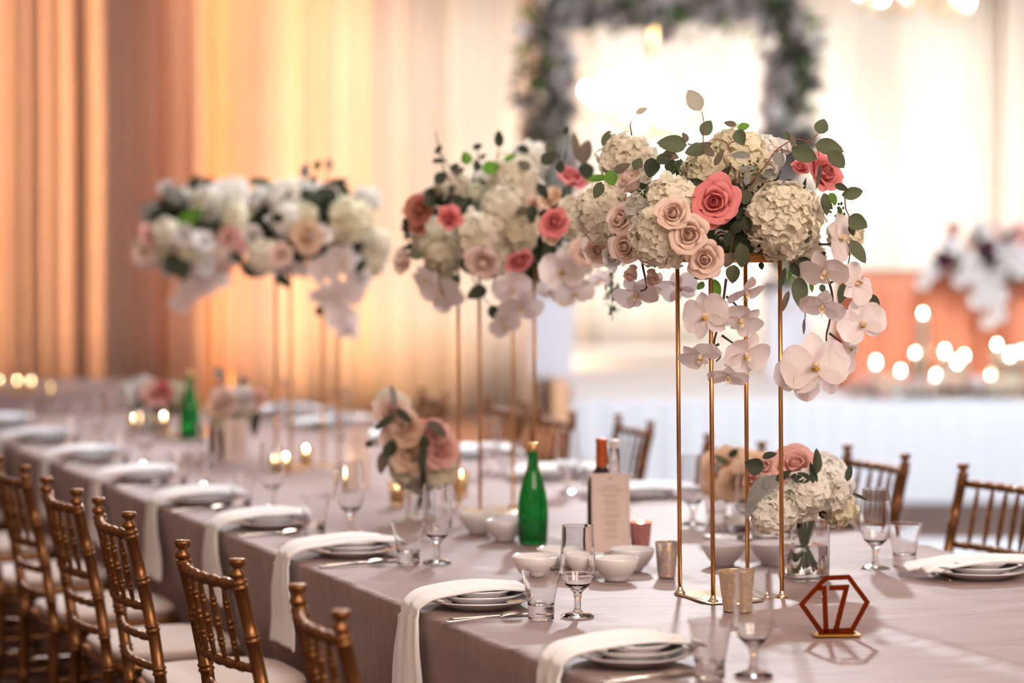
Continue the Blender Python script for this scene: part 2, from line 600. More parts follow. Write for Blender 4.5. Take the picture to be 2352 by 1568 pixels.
drape('pleated_drape', -260, 242, WY - 1.45, M['browndrape'], 'dim tan pleated drape at the far left edge of the room', 1, 0.10, pitch=0.34)
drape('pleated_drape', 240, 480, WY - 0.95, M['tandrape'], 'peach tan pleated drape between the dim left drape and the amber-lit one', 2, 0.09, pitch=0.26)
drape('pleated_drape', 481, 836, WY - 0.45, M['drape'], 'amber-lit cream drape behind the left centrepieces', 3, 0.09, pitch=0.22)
drape('pleated_drape', 837, 1200, WY - 0.40, M['drape'], 'cream white drape left of the flower-covered frame', 4, 0.045, pitch=0.15)
drape('pleated_drape', 1232, 1846, WY - 0.25, M['drape'], 'bright white drape seen through the flower-covered frame', 5, 0.04, pitch=0.17)
drape('pleated_drape', 1836, 2290, WY - 0.4, M['drape'], 'white drape right of the flower-covered frame', 6, 0.045, pitch=0.16)
drape('pleated_drape', 2300, 2620, WY - 0.6, M['drape'], 'cream drape with an amber fold at the right edge', 7, 0.06, pitch=0.3)

# white dance floor in front of the stage
o = obj('dance_floor', mesh('dance_floor', *box(1.2, 8.5, 8.3, 12.5, 0.0, 0.015), smooth=False), M['dance'])
o['kind'] = 'structure'
# stage
SZ = 0.61
SX0 = (1312 - 1176) / F * 14.2
st = thing('stage', 'low white stage with pleated white skirt behind the right-hand chairs', 'stage', (SX0, 14.2, 0))
obj('platform', mesh('platform', *box(0.02, 8.5, 0.03, 6.7, 0.02, SZ), smooth=False), M['stage'], st)
vs, fs = [], []
n = 560
for j in range(3):
    z = 0.01 + (SZ + 0.004 - 0.01) * j / 2
    for i in range(n + 1):
        x = 8.5 * i / n
        vs.append((x, -0.012 + 0.010 * math.sin(x * 42 + math.sin(x * 9)) * (1 - j * 0.3), z))
for j in range(2):
    for i in range(n):
        a = j * (n + 1) + i
        fs.append((a, a + 1, a + n + 2, a + n + 1))
obj('skirt', mesh('skirt', vs, fs), M['skirt'], st)

# ------------------------------------------------------------------ flower kit
PET = {}


def rose_petal(ring, var, lo=False):
    key = ('rp', ring, var, lo)
    if key in PET:
        return PET[key]
    r, h, wrap, flare = ((.10, 1.0, 250, .0), (.21, .99, 175, .06), (.36, .95, 132, .18), (.54, .86, 108, .30), (.69, .72, 100, .42), (.81, .54, 92, .52))[ring]
    rr = random.Random(ring * 10 + var)
    nu, nv = (5, 4) if lo else (10, 8)
    wv = math.radians(wrap * rr.uniform(.92, 1.08))
    ph = rr.uniform(0, 6)
    vs, fs = [], []
    for j in range(nv + 1):
        s = j / nv
        for i in range(nu + 1):
            v = 2 * i / nu - 1
            narrow = 0.45 + 0.55 * math.sin(PI / 2 * min(1, s * 1.8))
            th = v * wv / 2 * narrow
            top = 1 - 0.25 * abs(v) ** 2.9 - 0.03 * math.cos(v * 5 + ph)
            ss = s * top
            rad = r * (0.22 + 0.78 * math.sin(PI / 2 * min(1, ss * 1.45)))
            rad += flare * r * max(0, (ss - 0.55) / 0.45) ** 1.8
            rad += 0.035 * math.sin(4.2 * v + ph) * s * s
            rad += 0.03 * abs(v) ** 2 * s
            if ring < 3:
                rad *= 1 - (.62, .42, .20)[ring] * max(0.0, (ss - .55) / .45) ** 1.3
            z = -0.35 + h * ss
            if ss > 0.82 and ring > 1:
                z -= 0.26 * h * ((ss - 0.82) / 0.18) ** 2
                rad += 0.10 * ((ss - 0.82) / 0.18)
            vs.append((rad * math.cos(th), rad * math.sin(th), z))
    for j in range(nv):
        for i in range(nu):
            a = j * (nu + 1) + i
            fs.append((a, a + 1, a + nu + 2, a + nu + 1))
    PET[key] = (vs, fs)
    return PET[key]


def rose_vf(openness=5, lo=True, seed=0):
    rr = random.Random(seed)
    mb = MB()
    for ring in range(openness + 1):
        cnt = (2, 3, 4, 5, 5, 6)[ring]
        a0 = rr.uniform(0, 6)
        for k in range(cnt):
            mb.add(rose_petal(ring, k % 3, lo), Matrix.Rotation(a0 + 2 * PI * k / cnt + rr.uniform(-.22, .22), 4, 'Z') @ Matrix.Rotation(rr.uniform(-.12, .12), 4, 'X') @ Matrix.Scale(rr.uniform(.88, 1.1), 4))
    # calyx
    mb.add(lathe([(0.02, -0.42), (0.16, -0.38), (0.26, -0.28), (0.2, -0.2)], 8))
    return mb.v, mb.f


PM = {}


def petal_mesh(ring, var):
    k = (ring, var)
    if k not in PM:
        vs, fs = rose_petal(ring, var)
        PM[k] = mesh('rose_petal', vs, fs)
        PM[k].materials.append(M['blush'])
    return PM[k]


def aim(d, roll=0.0):
    return Vector(d).normalized().to_track_quat('Z', 'Y') @ Quaternion((0, 0, 1), roll)


HEART = {}


def rose(parent, loc, d, rad, mat, openness=5, detail=True, seed=0, name='rose', label=None):
    rr = random.Random(seed * 7 + 3)
    if not detail:
        key = ('lo', openness, seed % 3)
        if key not in HEART:
            HEART[key] = mesh('rose', *rose_vf(openness, True, seed % 3))
        return obj(name, HEART[key], mat, parent, loc, aim(d, rr.uniform(0, 6)), rad, label=label)
    if 'hi' not in HEART:
        mb = MB()
        for ring in (0, 1):
            cnt = (3, 4)[ring]
            for k in range(cnt):
                mb.add(rose_petal(ring, k), Matrix.Rotation(2 * PI * k / cnt + ring, 4, 'Z'))
        mb.add(lathe([(0.02, -0.42), (0.16, -0.38), (0.26, -0.28), (0.2, -0.2)], 10))
        HEART['hi'] = mb.mesh('rose_heart')
    q = obj(name, HEART['hi'], mat, parent, loc, aim(d, rr.uniform(0, 6)), rad, label=label)
    for ring in range(2, openness + 1):
        cnt = (2, 3, 4, 5, 5, 6)[ring]
        a0 = rr.uniform(0, 6)
        for k in range(cnt):
            obj('petal', petal_mesh(ring, k % 3), mat, q, (0, 0, rr.uniform(-.03, .03)), (rr.uniform(-.12, .12), rr.uniform(-.12, .12), a0 + 2 * PI * k / cnt + rr.uniform(-.22, .22)), rr.uniform(.88, 1.1))
    return q


def floret_vf(seed=0, nu=2, nv=3):
    mb = MB()
    rr = random.Random(seed)
    for k in range(4):
        L = rr.uniform(.92, 1.08)
        Mx = Matrix.Rotation(PI / 2 * k + rr.uniform(-.15, .15), 4, 'Z') @ Matrix.Rotation(rr.uniform(.1, .75), 4, 'X')
        mb.add(leafvf(L, 1.05, 'petal', 0.42, -0.30, 0.07, nu, nv, seed=seed + k), Mx)
    return mb.v, mb.f


FL = [mesh('floret', *floret_vf(s, 4, 4)) for s in range(4)]
FLV = [floret_vf(s) for s in range(5)]


def fib(n):
    g = PI * (3 - math.sqrt(5))
    for i in range(n):
        z = 1 - 2 * (i + .5) / n
        r = math.sqrt(1 - z * z)
        yield Vector((r * math.cos(g * i), r * math.sin(g * i), z))


HYD = {}


def hyd_mesh(n, fr, seed, zmin=-0.75):
    k = (n, fr, seed)
    if k in HYD:
        return HYD[k]
    rr = random.Random(seed)
    mb = MB()
    for p in fib(n):
        if p.z < zmin:
            continue
        q = p * (rr.uniform(.80, 1.04) + .10 * noise.noise(p * 2.2 + Vector((seed, 0, 0))))
        d = (p + Vector((rr.uniform(-.6, .6), rr.uniform(-.6, .6), rr.uniform(-.6, .6)))).normalized()
        Mx = Matrix.Translation(q * .93) @ aim(d, rr.uniform(0, 6)).to_matrix().to_4x4() @ Matrix.Scale(fr * rr.uniform(.8, 1.15), 4)
        mb.add(FLV[rr.randrange(5)], Mx)
    HYD[k] = mb.mesh('florets')
    return HYD[k]


_core = mesh('hydrangea_core', *lathe([(0.02, -.8), (.45, -.65), (.72, -.3), (.80, 0), (.72, .38), (.45, .66), (0.02, .8)], 14))


def hydrangea(parent, loc, d, rad, mat, n=170, fr=0.15, seed=0, squash=(1, 1, 1), individual=False, label=None):
    q = obj('hydrangea', _core, M['hydcore'], parent, loc, aim(d), (rad * squash[0], rad * squash[1], rad * squash[2]), label=label)
    if not individual:
        obj('florets', hyd_mesh(n, fr, seed % 4), mat, q, kind='stuff')
        return q
    rr = random.Random(seed)
    for p in fib(n):
        if p.z < -.45:
            continue
        dd = (p + Vector((rr.uniform(-.6, .6), rr.uniform(-.6, .6), rr.uniform(-.6, .6)))).normalized()
        obj('floret', FL[rr.randrange(4)], mat, q, p * (rr.uniform(.76, .99) + .09 * noise.noise(p * 2.2)), aim(dd, rr.uniform(0, 6)), fr * rr.uniform(.85, 1.15))
    return q


LEAFM = {}


def leaf_mesh(prof='euc', ratio=0.75, var=0):
    k = (prof, round(ratio, 1), var)
    if k not in LEAFM:
        LEAFM[k] = mesh('leaf', *leafvf(1.0, round(ratio, 1), prof, 0.25 - 0.3 * (var % 2), (-.14, .1, -.22)[var % 3], 0.012, 6, 8, fold=(0.12 if var % 2 else 0.05), seed=var))
    return LEAFM[k]


def leaf_at(parent, base, px, py, D, Lpx, Wpx, ang, mat, tilt=0.3, prof='euc', seed=0, name='leaf'):
    """a leaf whose middle is seen at (px,py) at depth D; ang: direction of its tip in the picture plane (deg, 0 right, 90 up)"""
    rr = random.Random(seed + int(px * 3 + py))
    k = D / F
    L, W = Lpx * k * 1.05, Wpx * k
    a = math.radians(ang)
    ty = rr.uniform(-tilt, tilt)
    dirv = Vector((math.cos(a), ty, math.sin(a))).normalized()
    nrm = Vector((rr.uniform(-.5, .5), -1, rr.uniform(-.3, .6)))
    nrm = (nrm - dirv * nrm.dot(dirv)).normalized()
    xax = dirv.cross(nrm)
    Mx = Matrix((xax, dirv, nrm)).transposed().to_quaternion()
    c = P(px, py, D) - dirv * L / 2
    return obj(name, leaf_mesh(prof, min(1.2, max(.2, W / L)), rr.randrange(3)), mat, parent, c - base, Mx, L)


ORC = {}


def orchid_meshes():
    if ORC:
        return ORC
    ORC['petal'] = mesh('orchid_petal', *leafvf(0.52, 0.66, 'wing', 0.16, -0.10, 0.02, 8, 8, seed=1))
    ORC['sepal'] = mesh('orchid_sepal', *leafvf(0.50, 0.34, 'sepal', 0.25, -0.12, 0.01, 6, 8))
    mb = MB()
    mb.add(leafvf(0.20, 0.13, 'round', 0.9, 0.5, 0, 4, 5), Matrix.Rotation(PI, 4, 'Z') @ Matrix.Rotation(0.9, 4, 'X'))
    for s in (-1, 1):
        mb.add(leafvf(0.13, 0.10, 'round', 0.8, 0.4, 0, 4, 4), Matrix.Rotation(PI + s * 0.9, 4, 'Z') @ Matrix.Rotation(1.1, 4, 'X'))
        mb.add(tube([(0.01 * s, -.16, .10), (.05 * s, -.2, .14), (.07 * s, -.19, .19)], [.012, .007, .003], 5))
    mb.add(tube([(0, 0, 0), (0, 0.01, .06), (0, -.01, .12)], [.05, .045, .03], 8))
    ORC['lip'] = mb.mesh('orchid_lip')
    mb = MB()
    mb.add(lathe([(0.0, .0), (.03, .01), (.04, .03), (.02, .05), (0, .055)], 8), Matrix.Translation((.0, -.055, .05)))
    for s in (-1, 1):
        mb.add(lathe([(0.0, .0), (.018, .005), (.022, .02), (0, .03)], 6), Matrix.Translation((.045 * s, -.06, .06)))
    ORC['throat'] = mb.mesh('throat')
    return ORC


def orchid(parent, loc, d, size, roll=0.0, seed=0, detail=True):
    """flower facing d, size = full width"""
    rr = random.Random(seed * 13 + 1)
    om = orchid_meshes()
    dz = Vector(d).normalized()
    up = Vector((0, 0, 1))
    y = (up - dz * up.dot(dz))
    if y.length < .2:
        y = Vector((0, 1, 0)) - dz * dz.y
    y.normalize()
    x = y.cross(dz)
    q = Matrix((x, y, dz)).transposed().to_quaternion() @ Quaternion((0, 0, 1), roll)
    o = obj('orchid', om['lip'], M['orchidlip'], parent, loc, q, size)
    for a in (100, -100):
        j = rr.uniform(-8, 8)
        e = Quaternion((0, 0, 1), math.radians(-a * .83 + j)) @ Quaternion((1, 0, 0), rr.uniform(.0, .30))
        obj('petal', om['petal'], M['orchid'], o, (0, 0, 0.012), e)
    for a in (0, 138, -138):
        e = Quaternion((0, 0, 1), math.radians(a + rr.uniform(-6, 6))) @ Quaternion((1, 0, 0), rr.uniform(-.15, .25))
        obj('sepal', om['sepal'], M['orchid'], o, (0, 0, -0.006), e)
    if detail:
        obj('throat', om['throat'], M['orchidthroat'], o)
    return o


def outdir(px, py, cx, cy, a, b):
    ux, uy = (px - cx) / a, (py - cy) / b
    q = max(0.0, 1 - ux * ux - uy * uy)
    return Vector((ux, -math.sqrt(q) - 0.12, -uy)).normalized(), math.sqrt(q)


def stem(parent, base, pts, D, r, mat, name='branch'):
    """pts: picture points, D a depth or a list of depths"""
    Ds = D if isinstance(D, (list, tuple)) else [D] * len(pts)
    w3 = [P(p[0], p[1], d) - base for p, d in zip(pts, Ds)]
    # smooth
    out = []
    for i in range(len(w3) - 1):
        p0, p1, p2, p3 = w3[max(0, i - 1)], w3[i], w3[i + 1], w3[min(len(w3) - 1, i + 2)]
        for k in range(4):
            t = k / 4
            out.append(0.5 * ((2 * p1) + (-p0 + p2) * t + (2 * p0 - 5 * p1 + 4 * p2 - p3) * t * t + (-p0 + 3 * p1 - 3 * p2 + p3) * t ** 3))
    out.append(w3[-1])
    n = len(out)
    rad = [r * (1.25 - 0.6 * i / n) for i in range(n)]
    return obj(name, mesh(name, *tube(out, rad, 6)), mat, parent)


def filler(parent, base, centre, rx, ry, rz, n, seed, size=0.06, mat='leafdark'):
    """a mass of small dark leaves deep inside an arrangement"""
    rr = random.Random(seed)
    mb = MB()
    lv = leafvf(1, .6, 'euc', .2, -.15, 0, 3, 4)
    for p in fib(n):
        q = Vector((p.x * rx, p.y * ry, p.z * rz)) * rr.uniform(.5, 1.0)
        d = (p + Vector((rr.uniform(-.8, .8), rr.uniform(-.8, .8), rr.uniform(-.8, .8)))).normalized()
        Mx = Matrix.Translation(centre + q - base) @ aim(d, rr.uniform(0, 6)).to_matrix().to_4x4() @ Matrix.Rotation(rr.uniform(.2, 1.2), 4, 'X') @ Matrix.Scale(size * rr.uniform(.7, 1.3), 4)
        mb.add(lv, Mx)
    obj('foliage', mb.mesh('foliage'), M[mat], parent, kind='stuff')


# ------------------------------------------------------------------ the long table
T0, T1, CL, CR = 2.3, 11.15, 1.934, 3.62
ZT = 0.75


def cloth():
    nt_, ncx = 340, 66
    drop = 9
    vs, fs = [], []
    cs = []
    # cross-section list: (c, z, side) side -1 left drop, 0 top, 1 right drop
    for j in range(drop, 0, -1):
        cs.append(('L', j / drop))
    for j in range(ncx + 1):
        cs.append(('T', j / ncx))
    for j in range(1, drop + 1):
        cs.append(('R', j / drop))
    for i in range(nt_ + 1):
        t = T0 + (T1 - T0) * i / nt_
        for kind, q in cs:
            if kind == 'T':
                c = CL + (CR - CL) * q
                z = ZT
                z += 0.0032 * noise.noise(Vector((t * 9.0, c * 3.0, 0)))
                z += 0.0026 * abs(noise.noise(Vector((t * 11, c * 2.2, 5))))
                # middle seam where two cloths overlap
                sd = c - (2.745 + 0.012 * math.sin(t * 1.7))
                z += 0.008 * math.exp(-(sd / 0.022) ** 2) + (0.0025 if sd > 0 else 0)
                # pressed fold lines
                for c0, am in ((2.30, .0025), (3.15, .0025)):
                    z += am * math.exp(-((c - c0 - .01 * math.sin(t * 2 + c0)) / 0.012) ** 2)
                for t0 in (3.6, 4.55, 5.15, 5.6, 6.9, 8.3):
                    z += 0.0045 * math.exp(-((t - t0 - .02 * math.sin(c * 3 + t0)) / 0.015) ** 2)
                e = min(c - CL, CR - c)
                if e < 0.02:
                    z -= 0.004 * (1 - e / 0.02)
                vs.append(TC(t, c, z))
            else:
                z = ZT - 0.006 - (ZT - 0.02) * q ** 1.15
                f = (0.5 + 0.5 * math.sin(t * 17 + 1.3 * math.sin(t * 4.1) + (0 if kind == 'L' else 2))) * 0.6 + 0.4 * (0.5 + 0.5 * noise.noise(Vector((t * 7, 2.0, 0))))
                dpt = 0.006 + f * 0.080 * min(1, q * 1.6)
                if kind == 'L':
                    vs.append(TC(t, CL + dpt - 0.006, z))
                else:
                    vs.append(TC(t, CR - dpt + 0.006 - 0.36 * min(1, q * 3.2), z))
    m = len(cs)
    for i in range(nt_):
        for j in range(m - 1):
            a = i * m + j
            fs.append((a, a + m, a + m + 1, a + 1))
    o = obj('tablecloth', mesh('tablecloth', vs, fs), M['satin'])
    tag(o, 'dusty mauve satin tablecloth with creases covering the long banquet table', 'tablecloth')
    # far end drop
    vs, fs = [], []
    n = 90
    for j in range(8):
        q = j / 7
        for i in range(n + 1):
            c = CL + (CR - CL) * i / n
            vs.append(TC(T1 + 0.002 + 0.02 * q * math.sin(c * 22), c, ZT - 0.003 - (ZT - 0.02) * q))
    for j in range(7):
        for i in range(n):
            a = j * (n + 1) + i
            fs.append((a, a + 1, a + n + 2, a + n + 1))
    obj('end_drop', mesh('end_drop', vs, fs), M['satin'], o)


cloth()
tb = thing('banquet_table', 'long wooden trestle table hidden under the mauve satin cloth', 'table', TC((T0 + T1) / 2, (CL + CR) / 2, 0), TA)
hw_, hl_ = (CR - CL) / 2 - 0.03, (T1 - T0) / 2 - 0.05
obj('tabletop', mesh('tabletop', *box(-hw_ + .045, hw_ - .09, -hl_, hl_, ZT - 0.04, ZT - 0.012), smooth=False), bsdf('plywood', (0.35, 0.22, 0.12), 0.6), tb)
lg = mesh('leg', *box(-.02, .02, -.02, .02, 0, ZT - .045), smooth=False)
for sx in (-1, 1):
    for sy in (-1, -.33, .33, 1):
        obj('leg', lg, M['steel'], tb, (-.12 + sx * (hw_ - .34), sy * (hl_ - .1), 0))

# second guest table far left
g2 = thing('guest_table', 'second mauve-draped guest table far left beyond the long one', 'table', (-4.1, 13.1, 0))
vs, fs = [], []
hx, hy = 1.9, 1.0
ring = []
n = 240
for i in range(n):
    s = i / n * 4
    k = int(s)
    f = s - k
    x, y = ((-hx + 2 * hx * f, -hy), (hx, -hy + 2 * hy * f), (hx - 2 * hx * f, hy), (-hx, hy - 2 * hy * f))[k]
    ring.append((x, y))
for j in range(6):
    q = j / 5
    for i, (x, y) in enumerate(ring):
        f = 1 - 0.03 * q * (0.5 + 0.5 * math.sin(i * 0.9))
        vs.append((x * f, y * f, ZT - 0.005 - (ZT - .02) * q))
for j in range(5):
    for i in range(n):
        a, b = j * n + i, j * n + (i + 1) % n
        fs.append((a, a + n, b + n, b))
fs.append(tuple(range(n)))
obj('cloth', mesh('cloth', vs, fs), M['satin'], g2)

# ------------------------------------------------------------------ chairs


def bamboo(path, r, rings, n=10, seg=None, taper=None):
    """a turned rod following path with pairs of raised rings at the given fractions"""
    pts = [Vector(p) for p in path]
    L = [0]
    for a, b in zip(pts, pts[1:]):
        L.append(L[-1] + (b - a).length)
    tot = L[-1]

    def at(s):
        d = s * tot
        for i in range(len(pts) - 1):
            if d <= L[i + 1] + 1e-9:
                f = (d - L[i]) / (L[i + 1] - L[i])
                return pts[i].lerp(pts[i + 1], f)
        return pts[-1]
    ss = set([0.0, 1.0])
    for i in range(1, 10):
        ss.add(i / 10)
    g = 0.0045 / tot
    info = {}
    for q in rings:
        for off in (-1.3, 1.3):
            for k, b in ((-1, 0), (-.5, .8), (0, 1), (.5, .8), (1, 0)):
                s = q + (off + k) * g
                if 0 < s < 1:
                    ss.add(round(s, 6))
                    info[round(s, 6)] = b
    out, rad = [], []
    for s in sorted(ss):
        out.append(at(s))
        rr_ = r if taper is None else r * (1 - taper * abs(2 * s - 1) ** 3)
        rad.append(rr_ + info.get(s, 0) * r * 0.22)
    return tube(out, rad, n)


def make_chair(label, loc, rz, group):
    t = thing('chiavari_chair', label, 'chair', loc, rz, group)

    def post(sx):
        p = [(sx * .185, -.235, 0), (sx * .182, -.205, .25), (sx * .18, -.20, .46), (sx * .177, -.222, .62), (sx * .172, -.255, .78), (sx * .170, -.280, .885)]
        mb = MB().add(bamboo(p, .0155, (.10, .28, .50, .60, .72, .855, .985), 12))
        mb.add(lathe([(.010, 0), (.0165, .005), (.0175, .012), (.010, .020), (.009, .024), (.0165, .030), (.0185, .037), (.017, .043), (.0, .044)], 14), Matrix.Translation((sx * .170, -.281, .884)))
        return mb.mesh('back_post')
    for sx in (-1, 1):
        obj('back_post', post(sx), M['chair'], t)

    def rail(z, y, w, r, k, bow=.028):
        p = [(w * (2 * i / 8 - 1), y - bow * (1 - (2 * i / 8 - 1) ** 2) + 0.0, z + 0.002) for i in range(9)]
        return bamboo(p, r, [(i + 1) / (k + 1) for i in range(k)], 10)
    obj('top_rail', MB().add(rail(.868, -.276, .168, .0115, 6)).mesh('top_rail'), M['chair'], t)
    obj('lower_rail', MB().add(rail(.690, -.240, .172, .0105, 6)).mesh('lower_rail'), M['chair'], t)
    rg = MB().add(rail(.612, -.222, .173, .0095, 6)).mesh('rung')
    obj('rung', rg, M['chair'], t)
    obj('rung', rg, M['chair'], t, (0, .012, -.075))
    for i in range(5):
        x = -.112 + .056 * i
        b = .028 * (1 - (x / .17) ** 2)
        obj('spindle', MB().add(bamboo([(x, -.241 - b, .692), (x, -.276 - b, .866)], .0075, (.25, .5, .75), 8, taper=.45)).mesh('spindle'), M['chair'], t)
    obj('seat_frame', mesh('seat_frame', *rbox(.205, .195, .425, .455, .07, 6, .008)), M['chair'], t)
    # cushion: rounded, domed
    vs, fs = [], []
    nr, na = 8, 40
    for j in range(nr + 1):
        q = j / nr
        for i in range(na):
            a = 2 * PI * i / na
            e = 2 / 3.6
            cx = math.copysign(abs(math.cos(a)) ** e, math.cos(a)) * .203
            cy = math.copysign(abs(math.sin(a)) ** e, math.sin(a)) * .193
            if q < .25:
                f = .95 + .05 * math.sin(q / .25 * PI / 2)
                z = .456 + .02 * q / .25
            else:
                h = (q - .25) / .75
                f = math.cos(h * PI / 2) ** .45
                z = .476 + .022 * math.sin(h * PI / 2)
            vs.append((cx * f, cy * f, z))
    for j in range(nr):
        for i in range(na):
            a, b = j * na + i, j * na + (i + 1) % na
            fs.append((a, b, b + na, a + na))
    obj('cushion', mesh('cushion', vs, fs), M['cushion'], t, (0, .0, 0))
    fl = MB().add(bamboo([(0, 0, 0), (0, -.005, .2), (0, -.01, .43)], .015, (.2, .45, .85), 10)).mesh('front_leg')
    for sx in (-1, 1):
        obj('front_leg', fl, M['chair'], t, (sx * .172, .165, 0))
    for z in (.18, .29):
        for sx in (-1, 1):
            obj('stretcher', MB().add(bamboo([(sx * .182, -.205, z), (sx * .172, .16, z)], .009, (.25, .5, .75), 8)).mesh('stretcher'), M['chair'], t)
    obj('stretcher', MB().add(bamboo([(-.172, .16, .24), (.172, .16, .24)], .009, (.25, .5, .75), 8)).mesh('stretcher'), M['chair'], t)
    return t


ORD = ['nearest', 'second', 'third', 'fourth', 'fifth', 'sixth', 'seventh', 'eighth', 'ninth']
LT = [4.30, 5.08, 6.02, 6.69, 7.36, 8.11, 8.91, 9.79, 10.62]
RT = [5.03, 6.04, 6.94, 7.62, 8.45, 9.2, 9.95, 10.7]
# chair: local +Y faces the table.  left side faces +n, right side faces -n
RZL = math.atan2(NY, NX) - PI / 2
chair0 = None
LC = [(4.25, 1.71, -5), (5.03, 1.71, 4), (5.92, 1.725, -1), (6.50, 1.72, 1), (7.20, 1.725, 2), (7.97, 1.725, 0), (8.80, 1.725, 0), (9.7, 1.725, 0)]
for i, (t, c, dr) in enumerate(LC):
    lab = 'gold chiavari chair with ivory cushion, %s from the front on the left side' % ORD[i]
    loc = TC(t, c, 0)
    rz = RZL + math.radians(dr)
    if chair0 is None:
        chair0 = make_chair(lab, loc, rz, 'chairs along the left side of the long table')
    else:
        dup(chair0, loc, rz, lab, 'chairs along the left side of the long table')
# right side: (px of back centre, py of knob mean, depth, turn)
RC = [(2304, 1084, 6.93, 5, 'cut off by the right edge of the picture'), (2017, 1040, 7.55, 0, 'right of the pink and white bouquet'), (1692, 1013, 7.98, 3, 'behind the peach roses and the front gold rods'), (1462, 963, 8.86, -6, 'behind the wine bottles'), (1279, 945, 9.3, 0, 'right of the second gold rod stand'), (1168, 928, 9.85, 3, 'seen between the rods of the second stand'), (1000, 897, 10.42, -4, 'above the dark-leaved bouquet')]
for px, py, D, dr, wh in RC:
    p = P(px, py, D)
    rz = RZL + PI + math.radians(dr)
    f = Vector((-math.sin(rz), math.cos(rz), 0))
    loc = Vector((p.x, p.y, 0)) + f * 0.29
    dup(chair0, loc, rz, 'gold chiavari chair across the table, ' + wh, 'chairs along the right side of the long table')
# chairs left of the guest table far away and behind
for k, (x, y) in enumerate(((-2.05, 12.6), (-2.0, 13.5))):
    pass

# ------------------------------------------------------------------ place settings


def plate_mesh(r):
    return mesh('plate', *lathe(sup([(0.0, 0.0), (r * .60, 0.0), (r * .63, .0025), (r * .98, .0185), (r, .0205), (r * .985, .0222), (r * .80, .0160), (r * .66, .0110), (0.0, .0100)]), 48))


PL = [plate_mesh(.1215), plate_mesh(.100), plate_mesh(.082)]
GOB = mesh('goblet', *lathe(sup([(0, 0.001), (.037, 0.0), (.0375, .002), (.030, .006), (.012, .011), (.0075, .018), (.0070, .038), (.0095, .046), (.0085, .052), (.014, .058), (.028, .072), (.0375, .094), (.0395, .112), (.0385, .14), (.0360, .175), (.0352, .2035), (.0340, .2035), (.0345, .175), (.0370, .14), (.038, .112), (.036, .096), (.027, .076), (.012, .064), (0, .061)]), 40))
TUM = mesh('tumbler', *lathe(sup([(0, 0), (.0275, 0), (.0290, .002), (.0290, .030), (.0300, .036), (.0355, .070), (.0440, .1115), (.0430, .1118), (.0340, .070), (.0285, .038), (.026, .033), (0, .032)]), 40))


def strip(pts, wid, thick):
    """flat bar following pts (x along length, z height), width list"""
    vs, fs = [], []
    for (y, z), w_ in zip(pts, wid):
        for sx, dz in ((-1, 0), (-1, 1), (-.5, 1.3), (.5, 1.3), (1, 1), (1, 0)):
            vs.append((sx * w_ / 2, y, z + dz * thick))
    n = 6
    for i in range(len(pts) - 1):
        for k in range(n):
            a, b = i * n + k, i * n + (k + 1) % n
            fs.append((a, b, b + n, a + n))
    fs.append(tuple(range(n - 1, -1, -1)))
    o = (len(pts) - 1) * n
    fs.append(tuple(o + k for k in range(n)))
    return vs, fs


HANDLE = [(-.10, .001), (-.095, .002), (-.06, .003), (-.01, .006), (.03, .006)]
HW = [.014, .018, .013, .007, .006]


def spoon_mesh():
    mb = MB().add(strip(HANDLE, HW, .0018))
    mb.add(leafvf(.058, .038, 'round', .45, .05, 0, 6, 8), Matrix.Translation((0, .028, .004)))
    return mb.mesh('spoon')


def fork_mesh():
    mb = MB().add(strip(HANDLE + [(.045, .004), (.06, .004)], HW + [.016, .024], .0015))
    for k in range(4):
        x = -.0095 + .0063 * k
        mb.add(strip([(.058, .004), (.08, .005), (.105, .010)], [.0038, .0034, .0018], .0014), Matrix.Translation((x, 0, 0)))
    return mb.mesh('fork')


def knife_mesh():
    mb = MB().add(strip([(-.11, .001), (-.10, .001), (-.02, .002), (0, .002), (.03, .002), (.09, .002), (.115, .002)], [.012, .016, .013, .010, .018, .019, .003], .002))
    return mb.mesh('knife')


for f_, nm in ((spoon_mesh, 'spoon'), (fork_mesh, 'fork'), (knife_mesh, 'knife')):
    M[nm + '_m'] = f_()


